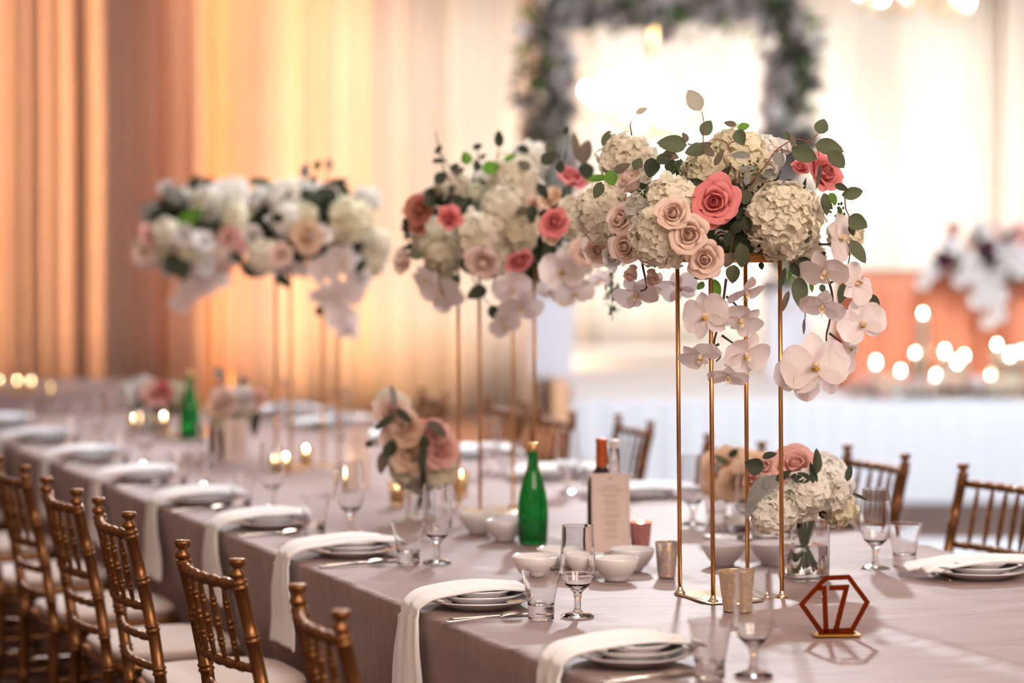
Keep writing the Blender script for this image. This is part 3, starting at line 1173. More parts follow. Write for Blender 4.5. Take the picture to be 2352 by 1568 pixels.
def napkin(t, c, side, label, hang=0.24, seed=0, group='white napkins draped over the plates', width=0.15, inner=0.13, top=0.8005):
    """a long folded napkin lying over the plates and falling over the table edge; side -1 left edge, +1 right edge"""
    rr = random.Random(seed)
    sg = side
    edge = CL if side < 0 else CR
    dist = abs(c - edge)
    prof = []
    # q = distance from plate centre towards the edge
    prof += [(-inner - .015, ZT + .03), (-inner, ZT + .042), (-inner * .75, top - .006), (-inner * .3, top), (.03, top), (.075, top - .004)]
    prof += [(dist * .80, top - .010), (dist * .95, top - .016), (dist + .010, top - .030), (dist + .016, ZT + .015), (dist + .014, ZT - .02)]
    m = 7
    for k in range(1, m + 1):
        prof.append((dist + .014 + .003 * math.sin(k), ZT - .02 - (hang - .02) * k / m))
    nv = 14
    # resample finer
    fine = []
    for i in range(len(prof) - 1):
        for k in range(3):
            f = k / 3
            fine.append((prof[i][0] * (1 - f) + prof[i + 1][0] * f, prof[i][1] * (1 - f) + prof[i + 1][1] * f))
    fine.append(prof[-1])
    # smooth
    for _ in range(2):
        fine = [fine[0]] + [((fine[i - 1][0] + 2 * fine[i][0] + fine[i + 1][0]) / 4, (fine[i - 1][1] + 2 * fine[i][1] + fine[i + 1][1]) / 4) for i in range(1, len(fine) - 1)] + [fine[-1]]
    vs, fs = [], []
    nn = len(fine)
    sway = rr.uniform(-.02, .02)
    for i, (q, z) in enumerate(fine):
        s = i / (nn - 1)
        hangf = max(0, (ZT - z) / hang)
        wd = width * (1 - .30 * math.exp(-((s - .55) / .18) ** 2)) * (1 + .38 * hangf)
        if i < 5:
            wd *= .75 + .05 * i
        for j in range(nv + 1):
            v = 2 * j / nv - 1
            tt = v * wd / 2 + sway * hangf
            ruf = .0045 * math.sin(v * 7 + seed + 2.2 * s) + .003 * math.sin(v * 13 + seed * 2)
            zz = z + (ruf if hangf <= 0 else 0) - .004 * v * v
            qq = q + (abs(ruf) * 1.4 if hangf > 0 else 0)
            if i < 4:
                qq += .02 * v * (1 if seed % 2 else -1)
            vs.append(TC(tt, qq * sg, 0).to_tuple()[:2] + (zz,))
    for i in range(nn - 1):
        for j in range(nv):
            a = i * (nv + 1) + j
            fs.append((a, a + 1, a + nv + 2, a + nv + 1))
    o = obj('napkin', mesh('napkin', vs, fs), M['napkin'], None, TC(t, c, 0))
    so = o.modifiers.new('thickness', 'SOLIDIFY')
    so.thickness = 0.005
    so.offset = 1
    tag(o, label, 'napkin', group)
    return o


def setting(t, c, side, who, i, full=True, tilt=0.0):
    """side -1: guest sits on the left edge; +1 on the right edge"""
    z = ZT + 0.0035
    for k, nm in enumerate(('large white dinner plate, bottom of the stack', 'middle white plate of the stack', 'small white top plate under the napkin')):
        o = obj('plate', PL[k], M['china'], None, TC(t, c, z + .0108 * k))
        tag(o, nm + ', at ' + who, 'plate', 'stacked white plates at the place settings')
    s = -side          # +1 when looking to +n
    rz = (RZL if side < 0 else RZL + PI)
    dtg = -.222 * s
    for (mm, nm, lab, cat, dt, dc) in ((GOB, 'goblet', 'clear stemmed water goblet, empty, at ', 'glass', dtg, .155), (TUM, 'tumbler', 'clear flared whisky tumbler, empty, at ', 'glass', dtg, .065)):
        o = obj(nm, mm, M['glass'], None, TC(t + dt + R.uniform(-.01, .01), c + (dc + R.uniform(-.01, .01)) * s, z))
        tag(o, lab + who, cat, nm + 's at the place settings')
    for (nm, dt, dc) in (('knife', -.150 * s, -.02 * s), ('spoon', -.185 * s, -.055 * s), ('fork', .150 * s, .02 * s)):
        o = obj(nm, M[nm + '_m'], M['steel'], None, TC(t + dt, c + dc, z - .001), (0, 0, rz + R.uniform(-.06, .06)))
        tag(o, 'steel %s beside the plates at %s' % (nm, who), 'cutlery', nm + 's at the place settings')


LP = [(4.30, 2.096), (5.08, 2.085), (6.02, 2.11), (6.69, 2.095), (7.36, 2.08), (8.11, 2.085), (8.91, 2.08), (9.79, 2.10), (10.62, 2.11)]
for i, (t, c) in enumerate(LP):
    who = 'the %s place on the left side' % ORD[i]
    setting(t, c, -1, who, i)
    napkin(t, c, -1, 'white napkin hanging over the table edge at ' + who, hang=(.28, .30, .22, .20, .22, .2, .2, .2, .2)[i], seed=i + 1, inner=.10)
for i, t in enumerate(RT):
    who = 'the %s place on the right side' % ORD[i]
    setting(t, 3.40, 1, who, i)
    if i == 0:
        a_, b_ = T(2112, 1308), T(2196, 1343)
        for o_ in col.objects:
            if o_.name.startswith('fork') and 'nearest place on the right' in o_.get('label', ''):
                o_.location = ((a_.x + b_.x) / 2, (a_.y + b_.y) / 2, ZT + .004)
                o_.rotation_euler = (0, 0, math.atan2(a_.y - b_.y, a_.x - b_.x) - PI / 2)
                o_['label'] = 'steel fork lying askew between goblet and plates at the nearest place on the right side'
    napkin(t, 3.40, 1, 'white cloth napkin folded over the plates at ' + who, hang=.2, seed=i + 20, inner=.15)

# ------------------------------------------------------------------ gold stands


def stand(pxs, bases, ztop, lean, label, D2=None):
    """four rods standing at the given table points"""
    c = sum(bases, Vector()) / 4
    st_ = thing('rod_stand', label, 'flower stand', (c.x, c.y, ZT), 0, 'tall gold rod stands on the long table')
    # base plate along table axes
    ang = TA
    Mx = Matrix.Rotation(ang, 4, 'Z')
    m = MB().add(rbox(.108, .098, .0035, .0065, .02, 5, .001), Mx).mesh('base_plate')
    obj('base_plate', m, M['goldplate'], st_)
    H = ztop - ZT
    for b in bases:
        p = b - c
        rod = MB().add(tube([(p.x, p.y, .006), (p.x + lean * H, p.y, H)], .0052, 10)).mesh('rod')
        obj('rod', rod, M['gold'], st_)
        fl = MB().add(lathe([(.012, 0), (.0125, .003), (.008, .007), (.0058, .013), (.0056, .016)], 14)).mesh('collar')
        obj('collar', fl, M['goldplate'], st_, (p.x, p.y, .0062))
    fr = MB()
    q = [b - c + Vector((lean * H, 0, H)) for b in bases]
    order = [0, 1, 3, 2]
    for i in range(4):
        a, b = q[order[i]], q[order[(i + 1) % 4]]
        d = (b - a)
        ln = d.length
        Mr = Matrix.Translation(a) @ Matrix.Rotation(math.atan2(d.y, d.x), 4, 'Z')
        fr.add(box(0, ln, -.005, .005, -.018, .004), Mr)
    obj('top_frame', fr.mesh('top_frame', False), M['gold'], st_)
    obj('tray', MB().add(rbox(.095, .085, -.004, .0, .01, 3, .001), Mx).mesh('tray'), M['gold'], st_, (lean * H, 0, H))
    return st_, c


b1, b2, b4 = T(1562, 1368), T(1638, 1388), T(1796, 1377)
b3 = b1 + b4 - b2
stA, cA = stand(None, [b1, b2, b3, b4], 1.555, -.0115, 'front gold four-rod stand carrying the nearest flowers')
off = [b - cA for b in (b1, b2, b3, b4)]


def stand_at(px2, y2, lean, label, px=None, py=None):
    if px is None:
        o2 = T(px2, y2)
        c = o2 - off[1]
    else:
        c = T(px, py)
    c.z = 0
    bs = [c + Vector((o_.x, o_.y, ZT)) for o_ in off]
    return stand(None, bs, 1.555, lean, label)


for v in off:
    v.z = 0
stB, cB = stand_at(1103, 1184, -.004, 'second gold four-rod stand behind the green bottle')
cC0 = TC(8.34, 2.75)
cD0 = TC(9.83, 2.75)
stC, cC = stand(None, [cC0 + Vector((o_.x, o_.y, 0)) for o_ in off], 1.555, 0, 'third gold four-rod stand among the far place settings')
stD, cD = stand(None, [cD0 + Vector((o_.x, o_.y, 0)) for o_ in off], 1.555, 0, 'farthest gold four-rod stand near the green bottle at the left')

# ------------------------------------------------------------------ front arrangement
ZA = 1.56
baseA = Vector((cA.x - .009, cA.y, ZA))
AR = thing('flower_arrangement', 'sharp front arrangement of cream hydrangeas, coral roses and hanging white orchids', 'flowers', baseA, 0, 'tall arrangements on the gold stands')
obj('foam_block', MB().add(rbox(.085, .075, 0.0, .07, .02, 3, .006)).mesh('foam_block'), M['foam'], AR)
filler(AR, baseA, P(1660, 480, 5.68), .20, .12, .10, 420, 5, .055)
DA = 5.66


def fl(px, py, cx=1675, cy=480, a=370, b=230, D0=DA, dep=.20):
    d, q = outdir(px, py, cx, cy, a, b)
    return P(px, py, D0 - dep * q), d


K = 5.6 / F
# (px, py, radius px, material, n, individual, squash, depth shift)
HYDS = [
    (1797, 505, 98, 'hyd', 250, True, 0, .01),
    (1520, 545, 78, 'hyd', 150, False, 1, -.02),
    (1545, 462, 64, 'hyd', 130, False, 2, .02),
    (1692, 372, 84, 'hydyellow', 170, False, 3, .14),
    (1620, 400, 60, 'hydyellow', 130, False, 4, .10),
    (1745, 360, 55, 'hydwhite', 120, False, 5, .16),
    (1388, 492, 74, 'hyd', 170, False, 6, .30),
    (1440, 372, 70, 'hyd', 150, False, 7, .34),
    (1938, 540, 40, 'hydyellow', 90, False, 8, .18),
    (1480, 480, 46, 'hydwhite', 100, False, 9, .10),
    (1850, 590, 45, 'hyd', 90, False, 10, .10),
]
for px, py, r, mt, n, ind, sd, sh in HYDS:
    p, d = fl(px, py)
    if ind:
        p = P(px, py, 5.56)
        d = Vector((.12, -1, -.05))
    else:
        p = P(px, py, p.y + sh)
    rk = r * p.y / F
    hydrangea(AR, p - baseA, d, rk * .92, M[mt], n, .0215 / rk if ind else .0215 / rk, sd, individual=ind, label='cream mophead hydrangea' if ind else None)
ROSES = [
    (1640, 466, 52, 'coral', 5, (-.1, -1, .12), 5.47, 1),
    (1546, 492, 38, 'blush', 4, (-.25, -1, .22), 5.38, 2),
    (1582, 541, 44, 'blush', 4, (-.15, -1, .15), 5.38, 3),
    (1619, 596, 40, 'blush', 4, (-.1, -1, -.02), 5.42, 4),
    (1889, 400, 52, 'coral', 4, (.55, -.75, .45), 5.60, 5),
    (1836, 388, 24, 'coral', 3, (.1, -.7, .6), 5.66, 6),
    (1450, 425, 42, 'blush', 3, (-.5, -.4, .75), 5.60, 7),
    (1428, 505, 36, 'blush', 4, (-.6, -.8, .2), 5.60, 8),
    (1440, 565, 38, 'blush', 4, (-.5, -.8, -.2), 5.60, 9),
    (1452, 622, 32, 'blush', 2, (-.3, -.5, -.8), 5.58, 10),
    (1497, 632, 34, 'blush', 2, (.1, -.6, -.8), 5.56, 11),
    (1375, 572, 36, 'blush', 4, (-.3, -.9, -.2), 5.95, 12),
    (1468, 545, 30, 'blush', 3, (-.2, -.9, -.1), 5.50, 13),
    (1410, 590, 30, 'white', 3, (-.5, -.8, -.2), 5.75, 14),
    (1795, 345, 34, 'white', 3, (.2, -.4, .8), 5.80, 15),
    (1655, 545, 26, 'white', 3, (.0, -.9, -.3), 5.58, 16),
]
for px, py, r, mt, op, d, D, sd in ROSES:
    nm = {'coral': 'coral', 'blush': 'pale blush', 'white': 'white'}[mt]
    rose(AR, P(px, py, D) - baseA, d, r * D / F * ((0.93 if mt == 'coral' else 1.04) if op >= 4 else 1.2), M[mt], op, True, sd, label=nm + (' open rose' if op > 2 else ' rose bud'))
# orchids: px, py, width px, facing, roll, depth
ORCH = [
    (1873, 838, 160, (-.15, -1, .05), .15, 5.50),
    (1835, 868, 120, (-.55, -.8, -.25), -.5, 5.54),
    (1925, 855, 110, (.6, -.5, -.3), .8, 5.60),
    (1978, 742, 118, (.2, -1, -.1), .4, 5.55),
    (1890, 700, 110, (-.2, -.6, -.75), -.4, 5.52),
    (1965, 652, 105, (.5, -.7, .1), 2.2, 5.54),
    (1895, 622, 118, (-.3, -.6, -.6), .2, 5.50),
    (1925, 545, 120, (.75, -.6, .1), 1.1, 5.52),
    (1950, 800, 90, (.7, -.5, .1), .9, 5.66),
    (1622, 725, 122, (-.55, -.8, .05), .3, 5.50),
    (1702, 732, 110, (.1, -.7, -.8), -.7, 5.52),
    (1712, 668, 100, (.35, -.4, -.85), .2, 5.55),
    (1608, 815, 108, (-.1, -.6, -.8), .8, 5.53),
    (1712, 812, 118, (.35, -.7, -.5), -.2, 5.50),
    (1672, 862, 96, (.0, -.55, -.85), .1, 5.53),
    (1462, 672, 112, (-.2, -.6, -.75), .3, 5.62),
    (1500, 655, 84, (.1, -.6, -.75), -.3, 5.66),
    (1560, 660, 90, (.1, -.8, -.4), .5, 5.95),
]
for i, (px, py, wd, d, ro, D) in enumerate(ORCH):
    orchid(AR, P(px, py, D) - baseA, d, wd * D / F * .98, ro, i)
for pts in ([(1668, 640), (1660, 700), (1652, 740), (1640, 790), (1655, 815), (1645, 830)], [(1652, 735), (1640, 742), (1630, 740)], [(1658, 770), (1675, 782), (1690, 792)], [(1652, 790), (1640, 795), (1625, 800)], [(1668, 680), (1690, 700), (1700, 715)],
            [(1885, 600), (1905, 650), (1912, 690), (1905, 740), (1898, 770), (1900, 800)], [(1905, 765), (1918, 775), (1932, 785)], [(1912, 700), (1935, 715), (1960, 720)], [(1470, 580), (1478, 620), (1485, 660), (1470, 668)], [(1905, 650), (1930, 640), (1960, 640)], [(1880, 560), (1905, 560), (1925, 545)]):
    stem(AR, baseA, pts, 5.58, .0028, M['stem'], 'orchid_stem')

E3 = [  # from the enlarged crop: x, y, length, width, tip angle, material
    (820, 165, 190, 140, 120, 'leafpale'), (415, 250, 100, 55, 25, 'leafpale'), (155, 470, 145, 110, 75, 'leaf'), (650, 505, 225, 140, 175, 'leaf'), (915, 380, 130, 110, 60, 'leaf'),
    (1100, 350, 95, 50, 170, 'leafbrown'), (1205, 370, 100, 60, 20, 'leafbright'), (750, 455, 80, 60, 110, 'leafbrown'), (830, 555, 160, 125, 190, 'leaf'), (885, 535, 165, 90, 25, 'leafbrown'),
    (940, 570, 90, 75, -30, 'leafbrown'), (1175, 455, 130, 105, -70, 'leaf'), (1180, 590, 150, 62, 175, 'leafgrey'), (1015, 610, 145, 60, 60, 'leafbrown'), (1475, 625, 120, 100, -60, 'leafgrey'),
    (1675, 585, 225, 140, -25, 'leaf'), (1805, 370, 120, 110, 70, 'leaf'), (1865, 530, 215, 130, -12, 'leaf'), (1925, 625, 170, 120, -50, 'leaf'), (1580, 475, 120, 56, 100, 'leafbrown'), (1540, 440, 80, 40, 120, 'leaf'),
    (1240, 690, 150, 48, 10, 'leafgrey'), (1230, 770, 110, 55, 75, 'leafgrey'), (1400, 730, 110, 55, 25, 'leafgrey'), (1340, 775, 100, 60, -35, 'leafbrown'), (490, 690, 150, 142, -90, 'leafdark'),
    (385, 660, 100, 90, 60, 'leaf'), (590, 620, 130, 95, 20, 'leafdark'), (640, 595, 130, 85, -10, 'leafbrown'), (265, 690, 140, 70, 30, 'leafbrown'), (180, 770, 125, 100, -70, 'leafbright'),
    (70, 770, 135, 60, 180, 'leafbright'), (80, 865, 140, 85, -110, 'leaf'), (1220, 915, 120, 110, -100, 'leaf'), (1785, 760, 200, 48, -95, 'leafbrown'), (2050, 885, 195, 100, 10, 'leaf'), (1960, 840, 110, 55, -20, 'leafdark'),
    (1840, 970, 170, 95, -80, 'leaf'), (1895, 930, 110, 70, -50, 'leafbright'), (2085, 1110, 160, 130, -30, 'leaf'), (2040, 1170, 95, 60, -70, 'leaf'), (2085, 1340, 210, 120, -60, 'leaf'), (1145, 1150, 130, 100, -150, 'leafdark'),
    (1190, 1370, 200, 130, -80, 'leaf'), (1090, 1400, 130, 80, -120, 'leafbrown'), (1120, 1510, 140, 120, -100, 'leaf'), (900, 1525, 160, 62, 200, 'leaf'), (830, 800, 150, 60, 170, 'leafdark'), (490, 840, 135, 55, 40, 'leafbrown'),
    (1060, 730, 150, 60, 50, 'leafdark'), (700, 650, 90, 50, 30, 'leafdark'), (1500, 560, 60, 22, 100, 'leafbrown'), (1080, 1010, 120, 80, 200, 'leafdark'), (1180, 1050, 130, 90, -40, 'leafdark'), (1150, 860, 120, 80, 90, 'leafdark'), (1230, 1120, 120, 80, -70, 'leafdark'), (1080, 1240, 120, 90, -100, 'leafdark'),
]
E4 = [
    (870, 325, 80, 60, -120, 'leafbright'), (990, 355, 165, 85, -80, 'leafbright'), (1500, 270, 170, 60, -105, 'leafdark'), (1525, 440, 160, 50, -110, 'leafbrown'), (1640, 380, 250, 140, -85, 'leaf'), (1728, 330, 85, 38, -85, 'leafbright'),
    (1812, 345, 70, 50, -80, 'leaf'), (1960, 385, 160, 80, -100, 'leaf'), (2145, 340, 120, 80, -20, 'leaf'), (2215, 455, 150, 85, -65, 'leafdark'), (1668, 640, 120, 16, -90, 'leafbrown'), (1340, 170, 60, 45, -80, 'leafdark'), (1560, 230, 100, 40, -100, 'leafbright'),
    (1600, 200, 120, 70, -60, 'leafdark'), (1680, 130, 120, 60, -20, 'leafdark'), (1800, 90, 120, 50, 30, 'leafdark'), (1220, 100, 120, 60, -70, 'leaf'),
]
for i, (x, y, L, W, an, mt) in enumerate(E3):
    px, py = 1350 + x / 3.36, 180 + y / 3.36
    D = 5.50 + (.10 if px < 1480 else 0) + (.12 if py < 300 else 0) + R.uniform(-.03, .03)
    if px < 1445 and py < 350:
        D = 6.1
    leaf_at(AR, baseA, px, py, D, L / 3.36, W / 3.36, an, M[mt], .35, seed=i)
for i, (x, y, L, W, an, mt) in enumerate(E4):
    px, py = 1350 + x / 3.36, 560 + y / 3.36
    leaf_at(AR, baseA, px, py, 5.58 + R.uniform(-.03, .03), L / 3.36, W / 3.36, an, M[mt], .35, seed=i + 100)


def E(x, y, oy=180):
    return (1350 + x / 3.36, oy + y / 3.36)


for pts in ([E(975, 790), E(960, 700), E(905, 600), E(890, 480), E(900, 370), E(880, 255)], [E(1150, 840), E(1130, 700), E(1085, 520), E(1010, 470), E(960, 480)], [E(1175, 840), E(1170, 700), E(1165, 620)],
            [E(1250, 830), E(1380, 660), E(1450, 560), E(1550, 490), E(1620, 470), E(1700, 490), E(1760, 520), E(1785, 600)], [E(1700, 490), E(1740, 460), E(1775, 430)], [E(1780, 520), E(1850, 590), E(1870, 650)], [E(1380, 665), E(1420, 670), E(1445, 700)], [E(1450, 570), E(1500, 550), E(1560, 570)],
            [E(1085, 520), E(1110, 490), E(1140, 485)], [E(1250, 830), E(1320, 700), E(1270, 640), E(1230, 580)], [E(770, 505), E(830, 520), E(900, 560)], [E(1985, 900), E(1990, 1000), E(2020, 1080), E(2010, 1200), E(2020, 1250)], [E(1140, 1180), E(1105, 1290), E(1090, 1400)], [E(2000, 190, 560), E(2020, 100, 560), E(2010, 0, 560)],
            [E(2095, 350, 560), E(2085, 460, 560), E(2060, 480, 560), E(2020, 430, 560)], [E(1670, 380, 560), E(1678, 500, 560), E(1675, 600, 560)], [E(960, 230, 560), E(1060, 150, 560), E(1110, 90, 560)], [E(340, 440), E(330, 350), E(375, 290)]):
    stem(AR, baseA, pts, 5.56, .0015, M['redstem'])
# small green seed clusters
for cx_, cy_, n_, sd in ((1925, 478, 22, 1), (1562, 385, 18, 2), (1728, 390, 20, 3), (1478, 445, 14, 4)):
    rr = random.Random(sd)
    mb = MB()
    for k in range(n_):
        q = P(cx_ + rr.gauss(0, 11), cy_ + rr.gauss(0, 9), 5.52 + rr.gauss(0, .012)) - baseA
        mb.add(lathe([(0, -.0035), (.0026, -.002), (.003, .001), (0, .004)], 6), Matrix.Translation(q))
    obj('seed_cluster', mb.mesh('seed_cluster'), M['greenstem'], AR, kind='stuff')

# ------------------------------------------------------------------ second arrangement
baseB = Vector((cB.x, cB.y, ZA))
BR = thing('flower_arrangement', 'second arrangement with dusty coral roses, dark leaves and orchids, softly blurred', 'flowers', baseB, 0, 'tall arrangements on the gold stands')
obj('foam_block', MB().add(rbox(.085, .075, 0.0, .07, .02, 3, .006)).mesh('foam_block'), M['foam'], BR)
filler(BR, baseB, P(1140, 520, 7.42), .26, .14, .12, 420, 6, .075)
B_H = [(1180, 420, 66, 'hyd', 7.3), (1160, 480, 55, 'hyd', 7.2), (1100, 545, 66, 'blushhyd', 7.15), (1190, 525, 52, 'hydyellow', 7.2), (1015, 575, 52, 'hydyellow', 7.25), (1080, 470, 50, 'hydyellow', 7.4), (1130, 590, 40, 'hyd', 7.2), (1215, 370, 46, 'hydwhite', 7.5), (1125, 425, 40, 'hydwhite', 7.5), (1330, 500, 52, 'hyd', 6.75), (1330, 590, 40, 'hyd', 6.8), (1000, 640, 40, 'hyd', 7.3), (1040, 430, 42, 'hyd', 7.4), (985, 540, 40, 'hyd', 7.3)]
for i, (px, py, r, mt, D) in enumerate(B_H):
    rk = r * D / F * .95
    hydrangea(BR, P(px, py, D) - baseB, (0, -1, .1), rk, M['hyd' if mt == 'blushhyd' else mt], 130, .022 / rk, i)
B_R = [(1311, 412, 34, 'coral', (.3, -.5, .8), 6.75, 4), (1275, 511, 32, 'coral', (-.35, -.9, .1), 6.55, 4), (1190, 592, 38, 'coral', (.2, -.8, -.5), 7.0, 3), (1032, 502, 34, 'coral', (.2, -.9, .3), 7.1, 3), (966, 482, 34, 'dusty', (-.4, -.8, .2), 7.2, 4),
       (962, 520, 26, 'dusty', (-.4, -.8, 0), 7.2, 3), (1268, 460, 34, 'peach', (-.4, -.6, .5), 6.75, 3), (1270, 540, 30, 'peach', (-.5, -.8, 0), 6.65, 3), (1110, 600, 38, 'blush', (-.2, -.8, -.4), 7.05, 4), (1225, 470, 26, 'blush', (0, -.9, .2), 7.2, 3), (930, 600, 34, 'blush', (-.6, -.7, 0), 7.2, 3), (1350, 575, 34, 'blush', (-.2, -.9, -.2), 6.6, 4), (1180, 640, 30, 'white', (0, -.7, -.6), 7.1, 3)]
for i, (px, py, r, mt, d, D, op) in enumerate(B_R):
    rose(BR, P(px, py, D) - baseB, d, r * D / F * 1.1, M[mt], op, i < 3, i, label={'coral': 'coral rose', 'dusty': 'dusty coral rose', 'peach': 'peach rose', 'blush': 'pale blush rose', 'white': 'white rose'}[mt])
for i, (px, py, wd, d, ro, D) in enumerate([(1292, 622, 130, (-.1, -1, 0), 0, 6.7), (1320, 672, 110, (.2, -.8, -.5), .4, 6.75), (1265, 668, 80, (-.3, -.8, -.5), -.3, 6.8), (1175, 660, 110, (0, -.8, -.4), .2, 7.0), (1195, 700, 130, (.1, -.6, -.7), -.2, 7.0), (1160, 745, 90, (0, -.8, -.5), .5, 7.05), (1010, 665, 110, (-.2, -.7, -.6), 0, 7.2), (1030, 690, 90, (.1, -.7, -.6), .5, 7.25), (975, 640, 80, (-.5, -.6, -.4), .3, 7.2), (1345, 600, 80, (.1, -.8, -.3), .6, 6.7), (1380, 640, 70, (.1, -.8, -.6), .3, 6.9)]):
    orchid(BR, P(px, py, D) - baseB, d, wd * D / F * .84, ro, i + 40)
for pts in ([(1190, 600), (1180, 660), (1170, 720), (1160, 745)], [(1300, 560), (1300, 620), (1310, 670)], [(1010, 600), (1010, 650), (1025, 690)]):
    stem(BR, baseB, pts, 7.1, .003, M['stem'], 'orchid_stem')
E5 = [(895, 115, 120, 75, 90, 'leafdark'), (745, 170, 75, 50, 20, 'leafdark'), (475, 190, 75, 50, 50, 'leafdark'), (475, 268, 95, 38, 5, 'leafdark'), (665, 250, 95, 88, 100, 'leafbright'), (840, 315, 140, 100, 10, 'leafbright'), (490, 385, 105, 85, 40, 'leafdark'), (590, 310, 75, 60, 60, 'leafdark'),
      (1065, 190, 85, 60, -30, 'leafdark'), (1235, 250, 120, 105, 40, 'leafdark'), (1065, 300, 105, 80, 150, 'leafbrown'), (970, 245, 95, 50, 30, 'leafbright'), (1425, 170, 200, 55, 100, 'leafbrown'), (1490, 200, 200, 110, 80, 'leafbrown'), (1500, 340, 120, 110, -90, 'leafdark'), (1360, 60, 65, 45, 60, 'leafdark'),
      (740, 300, 85, 60, 100, 'leafdark'), (1120, 640, 140, 85, -100, 'leafdark'), (1050, 620, 100, 70, 200, 'leafbrown'), (690, 990, 160, 130, -60, 'leafdark'), (840, 1030, 140, 130, -30, 'leafdark'), (740, 1180, 150, 110, 200, 'leafdark'), (855, 1320, 105, 90, -80, 'leafdark'), (600, 1090, 75, 60, -60, 'leafdark'), (1240, 870, 150, 90, -90, 'leafdark'),
      (1200, 480, 120, 70, -60, 'leafdark'), (1560, 390, 120, 60, 10, 'leafbright'), (1670, 390, 100, 90, 60, 'leafbright'), (1575, 480, 120, 70, -110, 'leaf'), (410, 540, 120, 80, 100, 'leafdark'), (310, 920, 120, 80, 180, 'leaf'), (1320, 310, 90, 70, 80, 'leafdark'), (1250, 180, 90, 60, 20, 'leaf'), (650, 560, 90, 60, 60, 'leafdark'), (620, 340, 80, 60, 30, 'leafbrown'), (780, 240, 60, 40, 40, 'leafbrown')]
for i, (x, y, L, W, an, mt) in enumerate(E5):
    px, py = 850 + x / 3.015, 280 + y / 3.015
    leaf_at(BR, baseB, px, py, 7.1 if px < 1240 else 6.7, L / 3.015, W / 3.015, an, M[mt], .35, seed=i + 200)


def E5p(x, y):
    return (850 + x / 3.015, 280 + y / 3.015)


for pts in ([E5p(870, 330), E5p(880, 250), E5p(893, 170)], [E5p(700, 420), E5p(740, 300), E5p(748, 190)], [E5p(640, 430), E5p(560, 330), E5p(500, 220)], [E5p(560, 420), E5p(510, 320), E5p(470, 150), E5p(450, 60)], [E5p(1350, 260), E5p(1375, 150), E5p(1380, 60)], [E5p(690, 1000), E5p(740, 1150), E5p(850, 1290)]):
    stem(BR, baseB, pts, 7.1, .0022, M['stem'])
# hanging sprig of olive green berries
sp = MB()
rr = random.Random(9)
for k in range(90):
    yy = rr.uniform(0, 1)
    w_ = 26 * (1 - yy) + 8
    q = P(1405 + rr.gauss(0, w_ * .5), 600 + yy * 130, 6.5 + rr.gauss(0, .015)) - baseB
    Mx = Matrix.Translation(q) @ aim((rr.uniform(-1, 1), rr.uniform(-1, .2), rr.uniform(-1.5, 0))).to_matrix().to_4x4() @ Matrix.Scale(.022, 4)
    sp.add(leafvf(1, .35, 'euc', .2, -.1, 0, 2, 3), Mx)
obj('hanging_sprig', sp.mesh('hanging_sprig'), M['leaf'], BR, kind='stuff')
stem(BR, baseB, [(1400, 560), (1402, 620), (1405, 680), (1406, 735)], 6.5, .002, M['greenstem'])

# ------------------------------------------------------------------ far arrangements


def far_arr(cbase, label, cxp, cyp, wpx, hpx, D, seed, pinks, orch, leafs):
    base = Vector((cbase.x, cbase.y, ZA))
    q = thing('flower_arrangement', label, 'flowers', base, 0, 'tall arrangements on the gold stands')
    obj('foam_block', MB().add(rbox(.085, .075, 0.0, .07, .02, 3, .006)).mesh('foam_block'), M['foam'], q)
    rr = random.Random(seed)
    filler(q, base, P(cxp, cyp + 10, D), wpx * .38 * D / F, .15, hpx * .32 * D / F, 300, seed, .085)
    return q, base, rr


qC, bC, _ = far_arr(cC, 'third arrangement, very blurred, white and pale flowers with a yellow hydrangea on its right', 715, 510, 330, 200, 8.75, 11, None, None, None)
qD, bD, _ = far_arr(cD, 'farthest arrangement, very blurred, white and cream flowers at the left', 455, 510, 280, 200, 10.1, 12, None, None, None)
for i, (px, py, r, mt, D, w_) in enumerate([(655, 460, 48, 'hydwhite', 8.7, 'C'), (700, 450, 40, 'hydwhite', 8.8, 'C'), (805, 505, 56, 'hydyellow', 8.6, 'C'), (660, 505, 42, 'hydwhite', 8.6, 'C'), (610, 470, 42, 'hydwhite', 8.8, 'C'), (610, 590, 42, 'hyd', 8.55, 'C'), (865, 560, 36, 'hyd', 8.8, 'C'), (850, 600, 36, 'hyd', 8.8, 'C'), (700, 500, 30, 'hydyellow', 8.6, 'C'), (840, 460, 30, 'hydwhite', 8.8, 'C'),
                                               (480, 460, 58, 'hydwhite', 10.0, 'D'), (430, 470, 40, 'hydwhite', 10.1, 'D'), (535, 450, 44, 'hydwhite', 10.0, 'D'), (545, 500, 36, 'hydyellow', 9.9, 'D'), (390, 540, 42, 'hyd', 9.9, 'D'), (440, 570, 46, 'hydyellow', 9.9, 'D'), (360, 500, 34, 'hydwhite', 10.1, 'D'), (400, 590, 40, 'hyd', 9.95, 'D'), (480, 610, 36, 'hyd', 10.0, 'D'), (350, 560, 34, 'hyd', 10.1, 'D'), (515, 590, 34, 'blush', 9.9, 'D')]):
    rk = r * D / F * .95
    hydrangea(qC if w_ == 'C' else qD, P(px, py, D) - (bC if w_ == 'C' else bD), (0, -1, .1), rk, M[mt], 90, .026 / rk, i)
